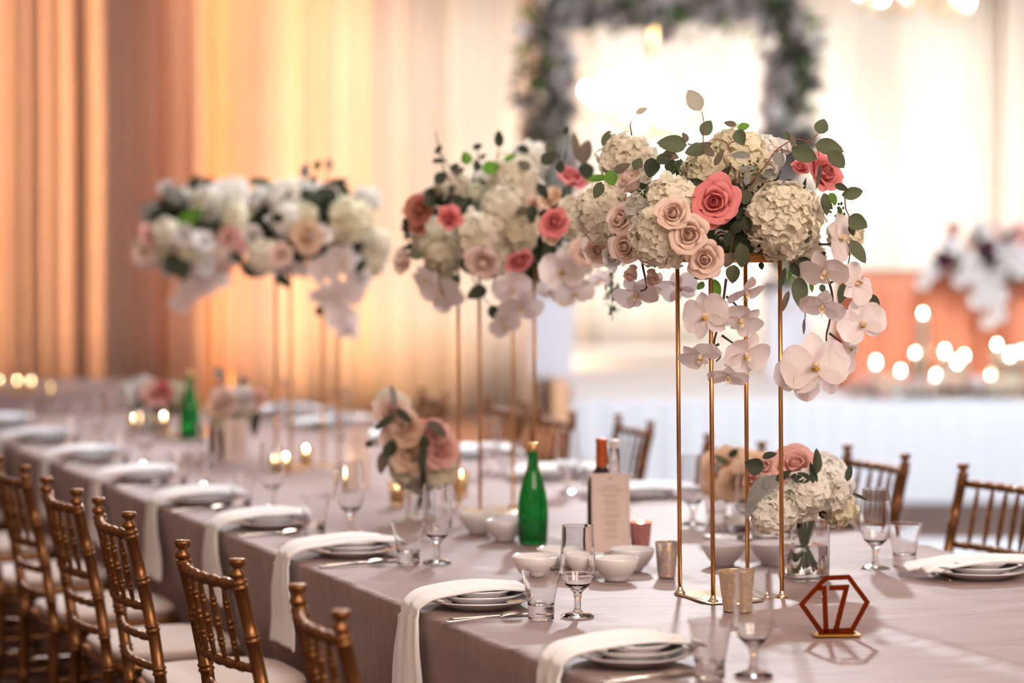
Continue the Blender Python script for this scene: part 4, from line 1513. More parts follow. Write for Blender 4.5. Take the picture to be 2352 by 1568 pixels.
for i, (px, py, r, mt, D, w_) in enumerate([(708, 545, 36, 'peach', 8.5, 'C'), (740, 540, 22, 'white', 8.5, 'C'), (645, 585, 26, 'blush', 8.5, 'C'), (580, 540, 22, 'white', 8.6, 'C'), (755, 450, 28, 'white', 8.7, 'C'), (830, 640, 22, 'white', 8.6, 'C'),
                                               (530, 545, 24, 'pink', 9.8, 'D'), (555, 560, 20, 'pink', 9.8, 'D'), (470, 555, 24, 'white', 9.8, 'D'), (425, 540, 22, 'white', 9.8, 'D'), (345, 540, 24, 'pink', 9.9, 'D'), (385, 435, 20, 'white', 10.1, 'D'), (475, 610, 22, 'white', 9.8, 'D'), (330, 580, 22, 'blush', 9.9, 'D')]):
    rose(qC if w_ == 'C' else qD, P(px, py, D) - (bC if w_ == 'C' else bD), (R.uniform(-.5, .5), -1, R.uniform(-.2, .4)), r * D / F * 1.1, M[mt], 4, False, i)
for i, (px, py, wd, D, w_) in enumerate([(745, 620, 80, 8.6, 'C'), (790, 600, 90, 8.6, 'C'), (765, 680, 80, 8.6, 'C'), (800, 670, 80, 8.6, 'C'), (785, 730, 80, 8.6, 'C'), (735, 680, 50, 8.6, 'C'), (800, 760, 50, 8.6, 'C'), (690, 620, 50, 8.6, 'C'), (650, 620, 50, 8.7, 'C'),
                                           (470, 660, 60, 9.9, 'D'), (435, 670, 60, 9.9, 'D'), (410, 700, 50, 9.9, 'D'), (450, 630, 60, 9.9, 'D'), (500, 640, 60, 9.9, 'D'), (395, 620, 50, 9.9, 'D'), (340, 600, 50, 10, 'D')]):
    orchid(qC if w_ == 'C' else qD, P(px, py, D) - (bC if w_ == 'C' else bD), (R.uniform(-.5, .5), -1, R.uniform(-.6, .1)), wd * D / F, R.uniform(-.5, .5), i + 80, False)
for i, (px, py, L, W, an, mt, D, w_) in enumerate([(700, 392, 36, 26, 90, 'leafgrey', 8.7, 'C'), (730, 378, 26, 18, 60, 'leaf', 8.7, 'C'), (756, 376, 30, 18, 90, 'leafgrey', 8.7, 'C'), (720, 412, 22, 18, 60, 'leafbrown', 8.7, 'C'), (770, 425, 60, 30, 20, 'leafdark', 8.7, 'C'), (705, 450, 36, 30, -60, 'leafdark', 8.5, 'C'), (640, 500, 30, 26, 0, 'leafdark', 8.4, 'C'), (740, 445, 60, 40, 40, 'leafdark', 8.65, 'C'), (600, 418, 60, 26, 0, 'leaf', 8.7, 'C'), (730, 500, 80, 60, -60, 'leafdark', 8.65, 'C'), (760, 540, 80, 60, -70, 'leafdark', 8.65, 'C'), (680, 580, 70, 50, 200, 'leafdark', 8.6, 'C'), (830, 610, 40, 24, 50, 'leafdark', 8.5, 'C'), (580, 620, 60, 40, -30, 'leafdark', 8.6, 'C'), (733, 715, 24, 20, -90, 'leafdark', 8.6, 'C'), (650, 645, 40, 30, -40, 'leafdark', 8.6, 'C'), (790, 440, 40, 30, -50, 'leafdark', 8.7, 'C'),
                                                  (440, 497, 70, 34, 30, 'leafbright', 9.8, 'D'), (445, 418, 40, 24, 60, 'leafdark', 9.9, 'D'), (475, 415, 50, 20, 0, 'leafbrown', 9.9, 'D'), (335, 480, 40, 30, 60, 'leafbrown', 9.9, 'D'), (320, 570, 26, 24, 180, 'leafgrey', 9.9, 'D'), (400, 610, 60, 50, -40, 'leafdark', 9.8, 'D'), (420, 620, 50, 40, -90, 'leafdark', 9.8, 'D'), (545, 590, 50, 30, -60, 'leafdark', 9.8, 'D'), (500, 530, 40, 26, 40, 'leafdark', 9.8, 'D'), (410, 450, 40, 30, 120, 'leafgrey', 9.9, 'D')]):
    leaf_at(qC if w_ == 'C' else qD, bC if w_ == 'C' else bD, px, py, D, L, W, an, M[mt], .3, seed=i + 300)
for w_, pts in (('C', [(690, 460), (697, 420), (702, 395)]), ('C', [(710, 450), (725, 410), (732, 380)]), ('C', [(740, 440), (750, 400), (757, 378)])):
    stem(qC, bC, pts, 8.7, .0025, M['stem'])

# ------------------------------------------------------------------ bouquets in vases


def vase_square(t_, r, h, rz):
    mb = MB()
    o_ = rbox(r, r, 0, h, .014, 4, .002)
    i_ = rbox(r - .005, r - .005, .014, h, .010, 4, .001)
    m = 4 * 5
    vs, fs = [], []

    def ring(hx, rr_, z):
        out = []
        for cx, cy, a0 in ((1, 1, 0), (-1, 1, 90), (-1, -1, 180), (1, -1, 270)):
            for k in range(5):
                a = math.radians(a0 + 90 * k / 4)
                out.append((cx * (hx - rr_) + rr_ * math.cos(a), cy * (hx - rr_) + rr_ * math.sin(a), z))
        return out
    for hx, rr_, z in ((r - .003, .012, 0), (r, .014, .003), (r, .014, .005), (r, .014, h - .004), (r, .014, h - .001), (r - .002, .012, h), (r - .004, .010, h - .001), (r - .004, .010, h - .004), (r - .004, .010, .018), (r - .004, .010, .016), (r - .008, .008, .014)):
        vs += ring(hx, rr_, z)
    for i in range(9):
        for k in range(m):
            a, b = i * m + k, i * m + (k + 1) % m
            fs.append((a, b, b + m, a + m))
    fs.append(tuple(range(m - 1, -1, -1)))
    fs.append(tuple(9 * m + k for k in range(m)))
    obj('vase', mesh('vase', vs, fs), M['glass'], t_, (0, 0, 0), (0, 0, rz))


def vase_round(t_, r, h, name='vase'):
    obj(name, mesh(name, *lathe(sup([(0, 0), (r - .002, 0), (r, .003), (r, h), (r - .0025, h), (r - .0028, .012), (0, .010)]), 32)), M['glass'], t_)


def stems_in(t_, n, h, spread, seed, rad=.0035):
    rr = random.Random(seed)
    for k in range(n):
        a = rr.uniform(0, 6.28)
        b = a + PI + rr.uniform(-.8, .8)
        p0 = (spread * .75 * math.cos(a), spread * .75 * math.sin(a), .02 + rr.uniform(0, .03))
        p1 = (spread * .25 * math.cos(b), spread * .25 * math.sin(b), h * .6)
        p2 = (spread * .8 * math.cos(b), spread * .8 * math.sin(b), h * 1.08)
        obj('stem', mesh('stem', *tube([p0, p1, p2], [rad, rad * 1.1, rad], 6)), M['greenstem'], t_)


# main bouquet in the square vase
bv = T(1846, 1332)
bv.z = ZT + .003
V1 = thing('bouquet_vase', 'square glass vase of white hydrangeas and pink roses right of the front stand', 'vase', bv, 0, 'low bouquets on the long table')
vase_square(V1, .051, .155, math.radians(17))
obj('water', mesh('water', *rbox(.0462, .0462, .0165, .085, .009, 4, .001)), M['water'], V1, (0, 0, 0), (0, 0, math.radians(17)))
stems_in(V1, 14, .15, .036, 3, .0036)
for i, (px, py, r, mt, D) in enumerate([(1795, 1160, 62, 'hydwhite', 5.78), (1770, 1180, 50, 'hydwhite', 5.76), (1905, 1120, 58, 'hydwhite', 5.82), (1850, 1130, 54, 'hydwhite', 5.76), (1925, 1165, 42, 'hydyellow', 5.86), (1890, 1100, 50, 'hydwhite', 5.88), (1840, 1150, 50, 'hydwhite', 5.80)]):
    rk = r * D / F * .93
    hydrangea(V1, P(px, py, D) - bv, (0, -1, .1), rk, M[mt], 120, .0185 / rk, i)
for i, (px, py, r, mt, D, d, op) in enumerate([(1826, 1072, 46, 'pink', 5.80, (-.1, -.7, .7), 5), (1762, 1076, 27, 'pink', 5.76, (-.5, -.6, .5), 3), (1732, 1106, 27, 'pink', 5.76, (-.7, -.7, .2), 3), (1795, 1060, 30, 'blush', 5.86, (-.2, -.6, .8), 4), (1905, 1072, 44, 'white', 5.92, (.4, -.4, .8), 4)]):
    rose(V1, P(px, py, D) - bv, d, r * D / F * 1.08, M[mt], op, True, i + 50, label={'pink': 'pink rose', 'blush': 'blush rose', 'white': 'creamy white rose'}[mt])
for i, (px, py, L, W, an, mt) in enumerate([(1732, 1070, 44, 40, 160, 'leafdark'), (1877, 1058, 60, 24, 85, 'leafdark'), (1868, 1090, 60, 20, 100, 'leafdark'), (1838, 1096, 50, 24, 170, 'leafdark'), (1950, 1085, 40, 18, 80, 'leafdark'), (1768, 1045, 36, 20, 20, 'leafdark'), (1976, 1140, 40, 6, -20, 'leafdark'), (1740, 1130, 90, 34, -125, 'leafgrey'), (1775, 1105, 50, 30, 30, 'leafgrey'), (1722, 1170, 50, 20, -110, 'leafgrey'), (1800, 1092, 40, 20, 30, 'leafdark')]):
    leaf_at(V1, bv, px, py, 5.72, L, W, an, M[mt], .25, seed=i + 400)
filler(V1, bv, P(1842, 1130, 5.86), .08, .06, .06, 120, 21, .035)

# peach roses behind
pv = T(1716, 1208)
pv.z = ZT + .003
V2 = thing('bouquet_vase', 'round glass vase of peach garden roses behind the front gold rods', 'vase', pv, 0, 'low bouquets on the long table')
vase_round(V2, .045, .125)
stems_in(V2, 6, .12, .03, 5)
for i, (px, py, r, D, d) in enumerate([(1665, 1085, 46, 6.85, (-.3, -.8, .3)), (1705, 1062, 40, 6.95, (.1, -.5, .8)), (1690, 1108, 36, 6.8, (.1, -.8, -.1)), (1742, 1072, 34, 6.95, (.3, -.6, .6)), (1645, 1110, 30, 6.9, (-.5, -.7, 0)), (1740, 1110, 34, 6.9, (.3, -.8, 0))]):
    rose(V2, P(px, py, D) - pv, d, r * D / F * 1.08, M['peach'], 5, False, i + 60)
for i, (px, py, L, W, an, mt) in enumerate([(1655, 1055, 40, 18, 150, 'leaf'), (1685, 1040, 30, 18, 40, 'leafdark'), (1680, 1135, 60, 18, -120, 'leafgrey'), (1700, 1150, 50, 20, -100, 'leafdark'), (1640, 1070, 30, 18, 120, 'leafgrey')]):
    leaf_at(V2, pv, px, py, 6.8, L, W, an, M[mt], .25, seed=i + 430)
filler(V2, pv, P(1700, 1100, 6.92), .07, .05, .05, 90, 22, .04)


def far_bouquet(base_px, label, roses, hyds, leaves, Dl, vr=.045, vh=.13, seed=0, stems=5):
    b = T(*base_px)
    b.z = ZT + .003
    v = thing('bouquet_vase', label, 'vase', b, 0, 'low bouquets on the long table')
    vase_round(v, vr, vh)
    stems_in(v, stems, vh, vr * .7, seed)
    for i, (px, py, r, mt) in enumerate(roses):
        rose(v, P(px, py, b.y - .06) - b, (R.uniform(-.4, .4), -1, R.uniform(0, .5)), r * b.y / F * 1.1, M[mt], 4, False, i)
    for i, (px, py, r, mt) in enumerate(hyds):
        rk = r * b.y / F * .93
        hydrangea(v, P(px, py, b.y) - b, (0, -1, .1), rk, M[mt], 80, .024 / rk, i)
    for i, (px, py, L, W, an, mt) in enumerate(leaves):
        leaf_at(v, b, px, py, b.y - .12, L, W, an, M[mt], .25, seed=i + seed * 10)
    return v


far_bouquet((965, 1196), 'blurred bouquet of peach roses with two round dark leaves, left of the second stand',
            [(930, 985, 40, 'peach'), (945, 1040, 42, 'peach'), (1010, 1035, 40, 'pink'), (975, 995, 26, 'coral'), (905, 1010, 30, 'blush'), (960, 1060, 30, 'blush'), (900, 950, 36, 'blush'), (1000, 990, 26, 'pink')],
            [(935, 1080, 38, 'hydyellow'), (1005, 1085, 44, 'hydyellow'), (970, 1100, 30, 'hydyellow'), (900, 930, 34, 'hyd')],
            [(897, 1028, 40, 38, 90, 'leafdark'), (974, 1014, 34, 30, 90, 'leafdark'), (885, 968, 60, 22, 40, 'leafdark'), (928, 955, 50, 20, -40, 'leafdark'), (970, 1055, 70, 22, -95, 'leafdark'), (972, 1100, 60, 22, -90, 'leafdark'), (903, 905, 50, 18, 100, 'leafgrey'), (1005, 985, 60, 30, -30, 'leafbrown'), (880, 1060, 60, 30, -110, 'leafbrown'), (848, 1020, 20, 16, 0, 'leafdark')], 7, .042, .135, 1, 6)
far_bouquet((350, 1000), 'far blurred bouquet with a pink rose, left of the far green bottle',
            [(357, 908, 30, 'pink'), (372, 900, 24, 'coral'), (312, 905, 20, 'white')], [(330, 890, 26, 'hydwhite'), (400, 905, 30, 'hydyellow'), (300, 900, 22, 'hydwhite')], [(318, 935, 30, 26, -90, 'leafdark'), (365, 945, 34, 22, -70, 'leafdark'), (395, 940, 40, 24, -60, 'leafbrown')], 9, .045, .12, 2)
far_bouquet((540, 1050), 'far blurred cream bouquet with grey leaf, right of the far green bottle',
            [(520, 920, 30, 'blush'), (560, 915, 28, 'white'), (590, 915, 22, 'pink'), (500, 935, 22, 'peach')], [(540, 930, 34, 'hyd'), (520, 960, 34, 'hydyellow'), (570, 940, 30, 'hyd')], [(503, 858, 36, 24, 110, 'leafgrey'), (560, 875, 26, 20, 60, 'leafbrown'), (585, 975, 70, 24, -100, 'leafdark'), (545, 970, 30, 26, 0, 'leafdark')], 9, .04, .12, 3)

# ------------------------------------------------------------------ bottles, cards, bowls, votives


def bottle_green(p, label, rz=0):
    t_ = thing('water_bottle', label, 'bottle', (p.x, p.y, ZT + .0035), rz, 'green water bottles')
    k = .2765 / .30
    prof = [(0, 0.0), (.036, 0), (.0395, .004), (.0415, .05), (.0425, .085), (.0415, .115), (.037, .150), (.029, .185), (.0205, .215), (.0150, .240), (.0125, .262), (.0125, .272), (.0138, .274), (.0138, .280), (.012, .281)]
    obj('bottle_body', mesh('bottle_body', *lathe([(r, z * k) for r, z in prof] + [(.0105, .281 * k), (.0105, .262 * k), (.027, .185 * k), (.039, .11 * k), (.0385, .01), (0, .008)], 32)), M['greenglass'], t_)
    obj('cap', mesh('cap', *lathe([(.0142, .276 * k), (.0148, .278 * k), (.0148, .298 * k), (.012, .300 * k), (0, .3 * k)], 24)), M['goldcap'], t_)
    # foil neck label and a plain oval label on the shoulder
    return t_


gb = bottle_green(T(1224, 1250), 'green glass water bottle with gold cap beside the white bowls')
bottle_green(T(436, 1008), 'green glass water bottle far down the table, left')


def wine(p, label, gm, cm, h=.30, sleeve=.075, r=.038):
    t_ = thing('wine_bottle', label, 'bottle', (p.x, p.y, ZT + .0035), 0, 'wine bottles behind the menu card')
    obj('bottle_body', mesh('bottle_body', *lathe([(0, 0), (r - .003, 0), (r, .004), (r, h * .58), (r * .93, h * .63), (r * .65, h * .69), (.0155, h * .74), (.0138, h * .78), (.0135, h * .99), (0, h * .992)], 32)), gm, t_)
    obj('capsule', mesh('capsule', *lathe([(.0145, h - sleeve), (.0150, h - sleeve + .002), (.0148, h - .012), (.0158, h - .010), (.0158, h + .001), (.014, h + .0025), (0, h + .0025)], 24)), cm, t_)
    return t_


wine(T(1381, 1262), 'dark red wine bottle with copper foil neck behind the menu card', M['darkglass'], M['capsule'], .295)
wine(T(1410, 1250), 'clear glass bottle with white cap right of the copper-necked wine bottle', M['glass'], M['whitecap'], .283, .02, .032)
wine(T(505, 1045), 'brown wine bottle far down the table beside a menu card', bsdf('brown_glass', (0.16, 0.05, 0.012), 0.1), M['darkglass'], .27)


def menu_card(pl, pr, py_top, label, D, mark=True):
    """upright card seen between pixel corners"""
    a, b = P(pl[0], pl[1], D), P(pr[0], pr[1], D + .02)
    wv = (b - a).length
    zb = min(a.z, b.z)
    c = (a + b) / 2
    h = P(pl[0], py_top, D).z - ZT
    t_ = thing('menu_card', label, 'card', (c.x, c.y, ZT + .0035), math.atan2(b.y - a.y, b.x - a.x), 'printed menu cards')
    Mx = Matrix.Rotation(-.06, 4, 'X')
    obj('card', MB().add(rbox(wv / 2, .0012, 0, h, .001, 1, .0002), Mx).mesh('card', False), M['paper'], t_)
    if mark:
        mb = MB()
        rr = random.Random(4)
        wl = wv * .78
        y = .0014 + .0002
        lines = [(.93, .14, 2.2)]
        z = .84
        groups = [(.45, .62, .85), (.60, .40), (.42, .50, .34), (.46, .36), (.62, .55), (.36, .44, .28), (.40, .34), (.52, .42)]
        for g in groups:
            for l in g:
                lines.append((z, l, 1))
                z -= .028
            z -= .02
        for z, l, k in lines:
            if z < .06:
                break
            x = -wl * l / 2
            while x < wl * l / 2:
                w_ = rr.uniform(.0016, .0042)
                mb.add(box(x, min(x + w_, wl * l / 2), -y - .0002, -y + .0006, h * z - .0012 * k, h * z + .0012 * k), Mx)
                x += w_ + .0011
        for z_, x_ in ((.97, 0), (.03, 0)):
            mb.add(box(-wv * .44, wv * .44, -y - .0001, -y + .0005, h * z_ - .0003, h * z_ + .0003), Mx)
        for s_ in (-1, 1):
            mb.add(box(s_ * wv * .44 - .0003, s_ * wv * .44 + .0003, -y - .0001, -y + .0005, h * .03, h * .97), Mx)
        obj('printed_text', mb.mesh('printed_text', False), M['ink'], t_, kind='stuff')
    return t_


pc = T(1405, 1275)
menu_card((1360, 1268), (1448, 1262), 1091, 'blush menu card with centred lines of print leaning on the wine bottles', pc.y)
pc = T(820, 1125)
menu_card((795, 1118), (850, 1115), 985, 'blurred blush menu card left of the dark-leaved bouquet', pc.y)
pc = T(545, 1062)
menu_card((515, 1062), (568, 1062), 965, 'far blurred menu card in front of the cream bouquet', pc.y)
p = T(1712, 1236)
fc = obj('menu_card', mesh('menu_card', *rbox(.11, .05, 0, .0015, .002, 1, .0003), smooth=False), M['whitepaper'], None, (p.x, p.y, ZT + .0065), (0, 0, math.radians(20)))
tag(fc, 'white card lying flat on the cloth under a goblet, behind the front bowls', 'card')
o = obj('goblet', GOB, M['glass'], None, (T(1722, 1242).x, T(1722, 1242).y, ZT + .009))
tag(o, 'clear stemmed goblet standing on the flat white card', 'glass')

BOWL = mesh('bowl', *lathe([(0, .002), (.024, .002), (.025, 0), (.028, 0), (.028, .006), (.040, .016), (.0525, .036), (.0575, .0545), (.0565, .0552), (.0550, .0540), (.050, .037), (.038, .019), (.020, .011), (0, .010)], 40))
for px, py, lab in ((1228, 1330, 'white bowl, leftmost of the cluster beside the tumbler'), (1284, 1312, 'white bowl behind the leftmost one, below the green bottle'), (1335, 1326, 'white bowl seen through the sharp goblet'), (1415, 1335, 'white bowl, rightmost of the cluster, in front of the menu card'), (1452, 1312, 'white bowl just below the menu card'),
                    (1662, 1300, 'white bowl behind the front rods'), (1772, 1298, 'white bowl left of the square vase'), (1160, 1243, 'blurred white bowl left of the green bottle'), (1100, 1226, 'blurred white bowl at the foot of the second stand')):
    q = T(px, py)
    o = obj('bowl', BOWL, M['china'], None, (q.x, q.y, ZT + .0035))
    tag(o, lab, 'bowl', 'small white bowls on the long table')


def votive(px, py, hpx, wpx, mt, label, lit=False, far=False, z=ZT):
    q = T(px, py, z)
    k = q.y / F
    h, r = hpx * k, wpx * k / 2
    t_ = thing('votive_holder', label, 'candle holder', (q.x, q.y, z + .0035), 0, 'votive candles')
    obj('glass_cup', mesh('glass_cup', *lathe(sup([(0, 0), (r * .70, 0), (r * .74, .002), (r * .74, h * .10), (r * .76, h * .13), (r, h), (r * .95, h), (r * .72, h * .16), (0, h * .14)]), 32)), mt, t_)
    if lit:
        obj('candle', mesh('candle', *lathe([(0, h * .16), (r * .66, h * .16), (r * .80, h * .72), (r * .5, h * .70), (0, h * .70)], 20)), M['wax'], t_)
        fh = .026
        obj('flame', mesh('flame', *lathe([(0, h * .72), (.0055, h * .72 + fh * .3), (.004, h * .72 + fh * .65), (0, h * .72 + fh)], 10)), M['flame'], t_)
    return t_


votive(1692, 1406, 93, 86, M['mercgold'], 'gold mercury glass votive beside the front stand base')
votive(1531, 1328, 82, 55, M['mercsilver'], 'silver speckled votive left of the front gold rod')
votive(1471, 1268, 68, 54, M['mercpink'], 'pink mercury glass votive right of the menu card', True)
amb = bsdf('amber_votive_glass', (0.95, 0.78, 0.55), 0.12, trans=0.95, emit=(1.0, 0.5, 0.15), estr=0.0)
for px, py, lab in ((913, 1165, 'glowing amber votive left of the dark-leaved bouquet'), (1057, 1142, 'amber votive at the foot of the second stand'), (632, 1092, 'left one of the paired votives at the third stand'), (657, 1090, 'right one of the paired votives at the third stand'), (703, 1072, 'pink-lit votive behind the paired votives'),
                    (783, 1130, 'lit votive behind the blurred goblet in the middle'), (310, 1000, 'far votive left of the pink rose bouquet'), (376, 996, 'far votive below the pink rose bouquet')):
    votive(px, py, 58 if px > 850 else 42, 44 if px > 850 else 34, amb, lab, True)
for px, py, lab in ((40, 908, 'bright votive on the far-left guest table'), (72, 908, 'bright votive right beside another on the far-left guest table'), (-2, 905, 'votive cut by the left edge of the picture'), (112, 925, 'dim votive near the corner of the far-left guest table')):
    votive(px, py, 36, 26, amb, lab, True)

# ------------------------------------------------------------------ table number sign
q = T(1921, 1462)
ks = q.y / F
sg = thing('table_number', 'copper mirror hexagon table number 17 on a gold foot', 'sign', (q.x, q.y, ZT + .004), math.radians(4))


def poly_prism(pts, y0, y1):
    n = len(pts)
    vs = [(x, y0, z) for x, z in pts] + [(x, y1, z) for x, z in pts]
    fs = [tuple(range(n)), tuple(range(2 * n - 1, n - 1, -1))]
    for i in range(n):
        j = (i + 1) % n
        fs.append((i, i + n, j + n, j))
    return vs, fs


def S(px, py):
    return ((px - 1921) * ks, (1458 - py) * ks)


outer = [S(1832, 1386), S(1893, 1320), S(1951, 1318), S(1999, 1382), S(1961, 1452), S(1882, 1456)]
cx_ = sum(a for a, b in outer) / 6
cz_ = sum(b for a, b in outer) / 6
inner = [(cx_ + (a - cx_) * .835, cz_ + (b - cz_) * .835) for a, b in outer]
hexm = MB()
for i in range(6):
    j = (i + 1) % 6
    hexm.add(poly_prism([outer[i], outer[j], inner[j], inner[i]], -.002, .002))
obj('hexagon_frame', hexm.mesh('hexagon_frame', False), M['copper'], sg)
one = [S(1872, 1353), S(1897, 1343), S(1901, 1343), S(1905, 1452), S(1893, 1453), S(1888, 1355), S(1874, 1355)]
seven = [S(1904, 1343), S(1951, 1340), S(1923, 1452), S(1910, 1453), S(1937, 1353), S(1904, 1354)]
one = [S(1872, 1353), S(1880, 1342), S(1898, 1342), S(1902, 1454), S(1890, 1454), S(1886, 1353)]
mb = MB()
mb.add(poly_prism([S(1872, 1354), S(1880, 1343), S(1886, 1343), S(1886, 1354)], -.002, .002))
mb.add(poly_prism([S(1886, 1343), S(1897, 1343), S(1903, 1455), S(1891, 1455)], -.002, .002))
obj('numeral_one', mb.mesh('numeral_one', False), M['copper'], sg)
mb = MB()
mb.add(poly_prism([S(1903, 1354), S(1904, 1343), S(1951, 1341), S(1948, 1354)], -.002, .002))
mb.add(poly_prism([S(1937, 1353), S(1949, 1350), S(1924, 1455), S(1911, 1455)], -.002, .002))
obj('numeral_seven', mb.mesh('numeral_seven', False), M['copper'], sg)
obj('foot', MB().add(poly_prism([S(1870, 1458), S(1882, 1452), S(1965, 1452), S(1975, 1458)], -.001, .001)).mesh('foot_lip', False), M['copper'], sg)
obj('foot', MB().add(rbox(.050, .022, 0, .0035, .003, 2, .0005)).mesh('foot', False), M['copperbase'], sg)

# ------------------------------------------------------------------ stage set: flower frame, plinths, head table
DF = 16.6
kf = DF / F
fx = lambda px: (px - 1176) * kf
fz = lambda py: P(1176, py, DF).z
FRM = Vector((fx(1538), DF, SZ))
fr = thing('floral_arch', 'tall square frame covered in pale lilac flowers and greenery on the stage', 'floral arch', FRM)
zt = fz(18)
zb = SZ + .62
xl, xr = fx(1268), fx(1808)
bars = MB()
bars.add(box(xl - .03 - FRM.x, xl + .03 - FRM.x, -.03, .03, .62, zt - SZ))
bars.add(box(xr - .03 - FRM.x, xr + .03 - FRM.x, -.03, .03, .62, zt - SZ))
bars.add(box(xl - FRM.x, xr - FRM.x, -.03, .03, zt - SZ - .03, zt - SZ + .03))
obj('frame_bar', bars.mesh('frame_bar', False), M['stem'], fr)
LOR = {}
rr = random.Random(31)
path = []
n1 = 46
for k in range(n1):
    path.append((xl, zb + (zt - zb) * k / n1, 0))
for k in range(34):
    path.append((xl + (xr - xl) * k / 34, zt, 1))
for k in range(n1):
    path.append((xr, zb + (zt - zb) * k / n1, 2))
rmesh = [mesh('bloom', *rose_vf(4, True, s)) for s in range(3)]
bh = hyd_mesh(60, .3, 3)
for x, z, s in path:
    for q in range(2):
        dx, dz, dy = rr.gauss(0, .085), rr.gauss(0, .06), rr.uniform(-.16, -.03)
        if s == 1:
            dx, dz = rr.gauss(0, .05), rr.gauss(0, .08)
        r_ = rr.uniform(.045, .075)
        obj('bloom', rmesh[rr.randrange(3)], M['lilac'] if rr.random() < .75 else M['white'], fr, (x + dx - FRM.x, dy, z + dz - SZ), aim((rr.uniform(-.6, .6), -1, rr.uniform(-.5, .5))), r_)
lv = leafvf(1, .55, 'euc', .2, -.15, 0, 3, 4)
for mt, cnt, sz in (('leafdark', 1500, .10), ('leafbright', 420, .09), ('leaf', 420, .09)):
    mb = MB()
    for k in range(cnt):
        x, z, s = path[rr.randrange(len(path))]
        sxx = .085 if s != 1 else .05
        szz = .09 if s == 1 else .05
        clump = noise.noise(Vector((x * 3.1, 0, z * 3.1)))
        if mt == 'leafdark' and clump < -.1 and rr.random() < .6:
            continue
        p_ = Vector((x + rr.gauss(0, sxx) - (.055 if s == 0 else -.03 if s == 2 else 0) - FRM.x, rr.uniform(-.26, .08), z + rr.gauss(0, szz) - SZ))
        Mx = Matrix.Translation(p_) @ aim((rr.uniform(-1, 1), rr.uniform(-1, .3), rr.uniform(-1, 1)), rr.uniform(0, 6)).to_matrix().to_4x4() @ Matrix.Scale(sz * rr.uniform(.7, 1.2), 4)
        mb.add(lv, Mx)
    obj('greenery', mb.mesh('greenery'), M[mt], fr, kind='stuff')
for nm, x in (('left', xl), ('right', xr)):
    t_ = obj('plinth', MB().add(rbox(.15, .15, 0, .62, .01, 2, .004)).mesh('plinth', False), M['acrylic'], None, (x, DF, SZ + .001))
    tag(t_, 'white square plinth under the %s post of the flower frame' % nm, 'plinth', 'plinths of the flower frame')

# chandeliers


def chandelier(loc, label, bulbs, drop):
    t_ = thing('chandelier', label, 'chandelier', loc, 0, 'crystal chandeliers')
    obj('column', mesh('column', *lathe([(.01, 0), (.05, .03), (.02, .08), (.06, .15), (.03, .25), (.012, .3), (.008, drop)], 14)), M['goldcap'], t_)
    for (x, y, z) in bulbs:
        d = Vector((x, y, 0))
        pts = [(0, 0, .12), (x * .5, y * .5, min(.02, z - .12)), (x * .9, y * .9, z - .08), (x, y, z - .02)]
        a_ = obj('arm', mesh('arm', *tube(pts, .009, 6)), M['goldcap'], t_)
        obj('candle_sleeve', mesh('candle_sleeve', *lathe([(.014, z - .05), (.014, z), (0, z)], 8)), M['whitepaper'], a_, (x, y, 0))
        obj('bulb', mesh('bulb', *lathe([(0.004, 0), (.022, .02), (.024, .04), (.012, .07), (0, .085)], 10)), M['bulb'], a_, (x, y, z))
        obj('crystal', mesh('crystal', *lathe([(0, -.07), (.012, -.03), (.006, 0), (0, .01)], 6), smooth=False), M['glass'], a_, (x, y, z - .05))
    return t_


D1 = 19.6
c1 = P(1500, 300, D1)
bl = []
for px, py in ((1345, 222), (1390, 200), (1438, 188), (1478, 205), (1592, 192), (1655, 228), (1540, 215), (1372, 240), (1420, 235), (1500, 245), (1560, 240), (1620, 215)):
    p_ = P(px, py, D1)
    bl.append((p_.x - c1.x, rr.uniform(-.25, .25), p_.z - c1.z))
for px, py in ((1470, 290), (1520, 280), (1440, 265), (1555, 285)):
    p_ = P(px, py, D1)
    bl.append((p_.x - c1.x, rr.uniform(-.15, .15), p_.z - c1.z))
chandelier(c1, 'lit crystal chandelier glowing white inside the flower frame opening', bl, 5.3 - c1.z)
c2 = P(2100, -8, 18.0)
bl = []
for px, py in ((1935, -10), (1985, 15), (2040, 0), (2090, 30), (2140, 10), (2200, 25), (2240, 15), (2020, 45), (2160, -20), (2225, 50), (2060, -25), (1960, 35)):
    p_ = P(px, py - 36, 18.0)
    bl.append((p_.x - c2.x, rr.uniform(-.3, .3), p_.z - c2.z))
chandelier(c2, 'lit crystal chandelier at the top right, cut by the upper edge', bl, 5.3 - c2.z)

# head table with copper sequin cloth
DH = 15.0
kh = DH / F
hx0 = (1966 - 1176) * kh
HT = thing('head_table', 'head table in copper sequin cloth on the stage at the right', 'table', (hx0 + 1.0, DH + .45, SZ))
vs, fs = [], []
ring = []
n = 400
hx, hy = 1.0, .42
for i in range(n):
    s = i / n * 4
    k = int(s)
    f = s - k
    ring.append(((-hx + 2 * hx * f, -hy), (hx, -hy + 2 * hy * f), (hx - 2 * hx * f, hy), (-hx, hy - 2 * hy * f))[k])
for j in range(7):
    q_ = j / 6
    for i, (x, y) in enumerate(ring):
        f = 1 + (.012 + .05 * q_) * math.sin(i * .62 + math.sin(i * .11))
        vs.append((x * f, y * f, .742 * (1 - q_) + .004))
for j in range(6):
    for i in range(n):
        a, b = j * n + i, j * n + (i + 1) % n
        fs.append((a, a + n, b + n, b))
fs.append(tuple(range(n)))
obj('sequin_cloth', mesh('sequin_cloth', vs, fs), M['sequin'], HT)
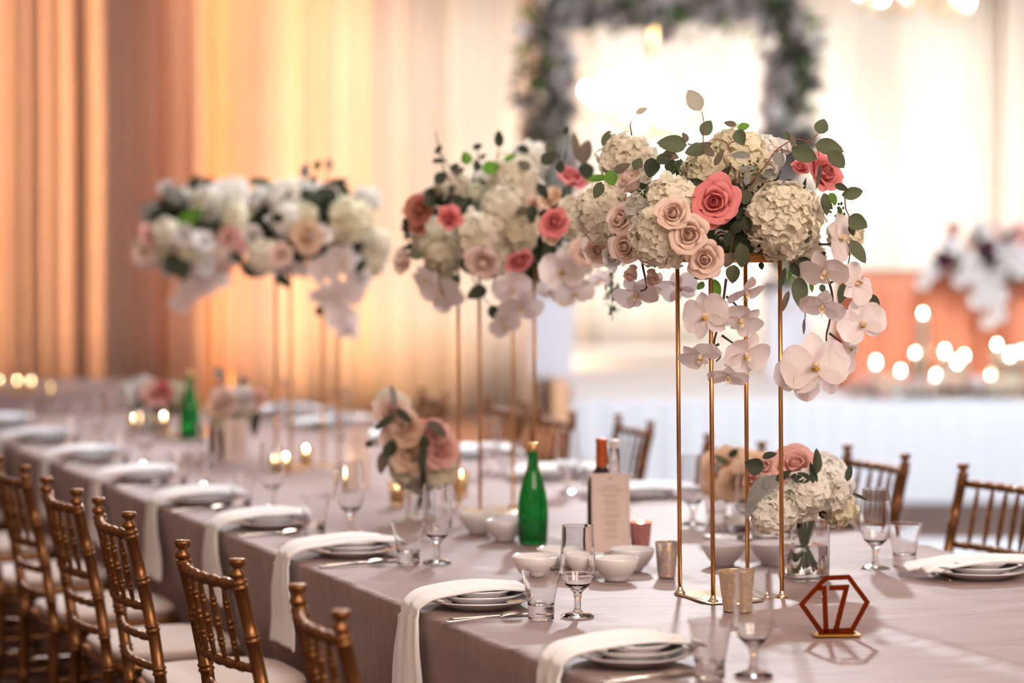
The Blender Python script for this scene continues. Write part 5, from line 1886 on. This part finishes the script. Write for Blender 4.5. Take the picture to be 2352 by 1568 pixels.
# garland on the head table
gz = SZ + .75
GL = thing('flower_garland', 'white, blush and burgundy flower garland spilling over the front of the head table', 'flowers', P(2260, 600, 15.0))
gb_ = Vector(GL.location)
rr = random.Random(55)
for px, py, r, mt in [(2170, 598, 24, 'burgundy'), (2262, 572, 22, 'burgundy'), (2278, 600, 20, 'burgundy'), (2190, 526, 14, 'dusty'), (2180, 560, 22, 'white'), (2215, 590, 22, 'white'), (2235, 620, 24, 'white'), (2260, 650, 24, 'white'), (2285, 680, 24, 'white'), (2290, 720, 18, 'white'), (2250, 690, 20, 'white'), (2205, 640, 18, 'white'), (2310, 560, 24, 'white'), (2340, 540, 26, 'pink'), (2330, 590, 24, 'white'), (2350, 610, 24, 'white'), (2300, 620, 22, 'white'), (2230, 560, 22, 'blush'), (2250, 530, 20, 'white'), (2290, 530, 20, 'blush'), (2140, 620, 18, 'white'), (2120, 650, 14, 'white'), (2270, 740, 14, 'white'), (2370, 570, 26, 'white'), (2390, 600, 26, 'blush'), (2400, 560, 26, 'white')]:
    rose(GL, P(px, py, 14.80) - gb_, (rr.uniform(-.4, .4), -1, rr.uniform(-.2, .4)), r * 15 / F * 1.1, M[mt], 4, False, int(px))
for px, py, L, W, an, mt in [(2315, 540, 40, 20, 60, 'leafdark'), (2245, 545, 36, 18, 100, 'leaf'), (2320, 640, 50, 20, -90, 'leafbrown'), (2270, 600, 40, 20, -50, 'leafdark'), (2200, 610, 36, 18, -120, 'leaf')]:
    leaf_at(GL, gb_, px, py, 14.72, L, W, an, M[mt])
filler(GL, gb_, P(2290, 600, 14.88), .22, .06, .12, 120, 77, .07, 'leaf')

# candles standing on the front of the stage
CANDL = [(2012, 833, 'cyl'), (2103, 810, 'cyl'), (2150, 865, 'cyl'), (2170, 808, 'cyl'), (2198, 832, 'cyl'), (2276, 860, 'cyl'), (2320, 815, 'cyl'), (2330, 885, 'cyl'), (2068, 850, 'dim'), (2290, 790, 'dim'), (2345, 805, 'dim'), (2215, 815, 'dim'), (2120, 718, 'dim')]
for i, (px, py, kd) in enumerate(CANDL):
    D = 14.5 + .06 * (i % 4)
    top = P(px, py, D)
    base = Vector((top.x, D, SZ + .002))
    hh = max(.05, top.z - .02 - SZ)
    if hh > .55:
        hh = .42
    t_ = thing('cylinder_candle', 'lit candle in clear cylinder before the head table, %s from the left' % ['first', 'third', 'fifth', 'sixth', 'seventh', 'ninth', 'eleventh', 'twelfth', 'second', 'tenth', 'thirteenth', 'eighth', 'fourth'][i], 'candle', base, 0, 'candles along the stage edge')
    obj('candle', mesh('candle', *lathe([(0, 0), (.025, 0), (.025, hh), (0, hh)], 14)), M['wax'], t_)
    fm = M['flamefar'] if kd == 'cyl' else M['flame']
    sz = 1.0 if kd == 'cyl' else .55
    obj('flame', mesh('flame', *lathe([(0, hh), (.010 * sz, hh + .014), (.006 * sz, hh + .026), (0, hh + .04 * sz + .01)], 10)), fm, t_)
    obj('glass_cylinder', mesh('glass_cylinder', *lathe(sup([(0, 0), (.045, 0), (.045, max(.03, hh - .01)), (.042, max(.03, hh - .01)), (.042, .006), (0, .006)]), 20)), M['glass'], t_)
# low flowers along the stage edge
GE = thing('stage_edge_flowers', 'row of blush flowers and greenery along the stage edge before the head table', 'flowers', (fx(2150), 14.42, SZ))
ge = Vector(GE.location)
for k in range(44):
    px = 1965 + k * 11
    p_ = P(px + rr.uniform(-5, 5), 888 + rr.uniform(-14, 8), 14.31 + rr.uniform(0, .05))
    p_.z = max(p_.z, SZ + .045)
    rose(GE, p_ - ge, (rr.uniform(-.5, .5), -1, .5), rr.uniform(.03, .05), M[rr.choice(['blush', 'white', 'pink', 'peach', 'hydyellow'])], 4, False, k)
mb = MB()
for k in range(420):
    p_ = P(1950 + rr.uniform(0, 520), 898 + rr.uniform(-16, 6), 14.33 + rr.uniform(-.03, .06))
    p_.z = max(p_.z, SZ + .05)
    mb.add(lv, Matrix.Translation(p_ - ge) @ aim((rr.uniform(-1, 1), rr.uniform(-1, .3), rr.uniform(-.2, 1)), rr.uniform(0, 6)).to_matrix().to_4x4() @ Matrix.Scale(.05, 4))
obj('greenery', mb.mesh('greenery'), M['leaf'], GE, kind='stuff')
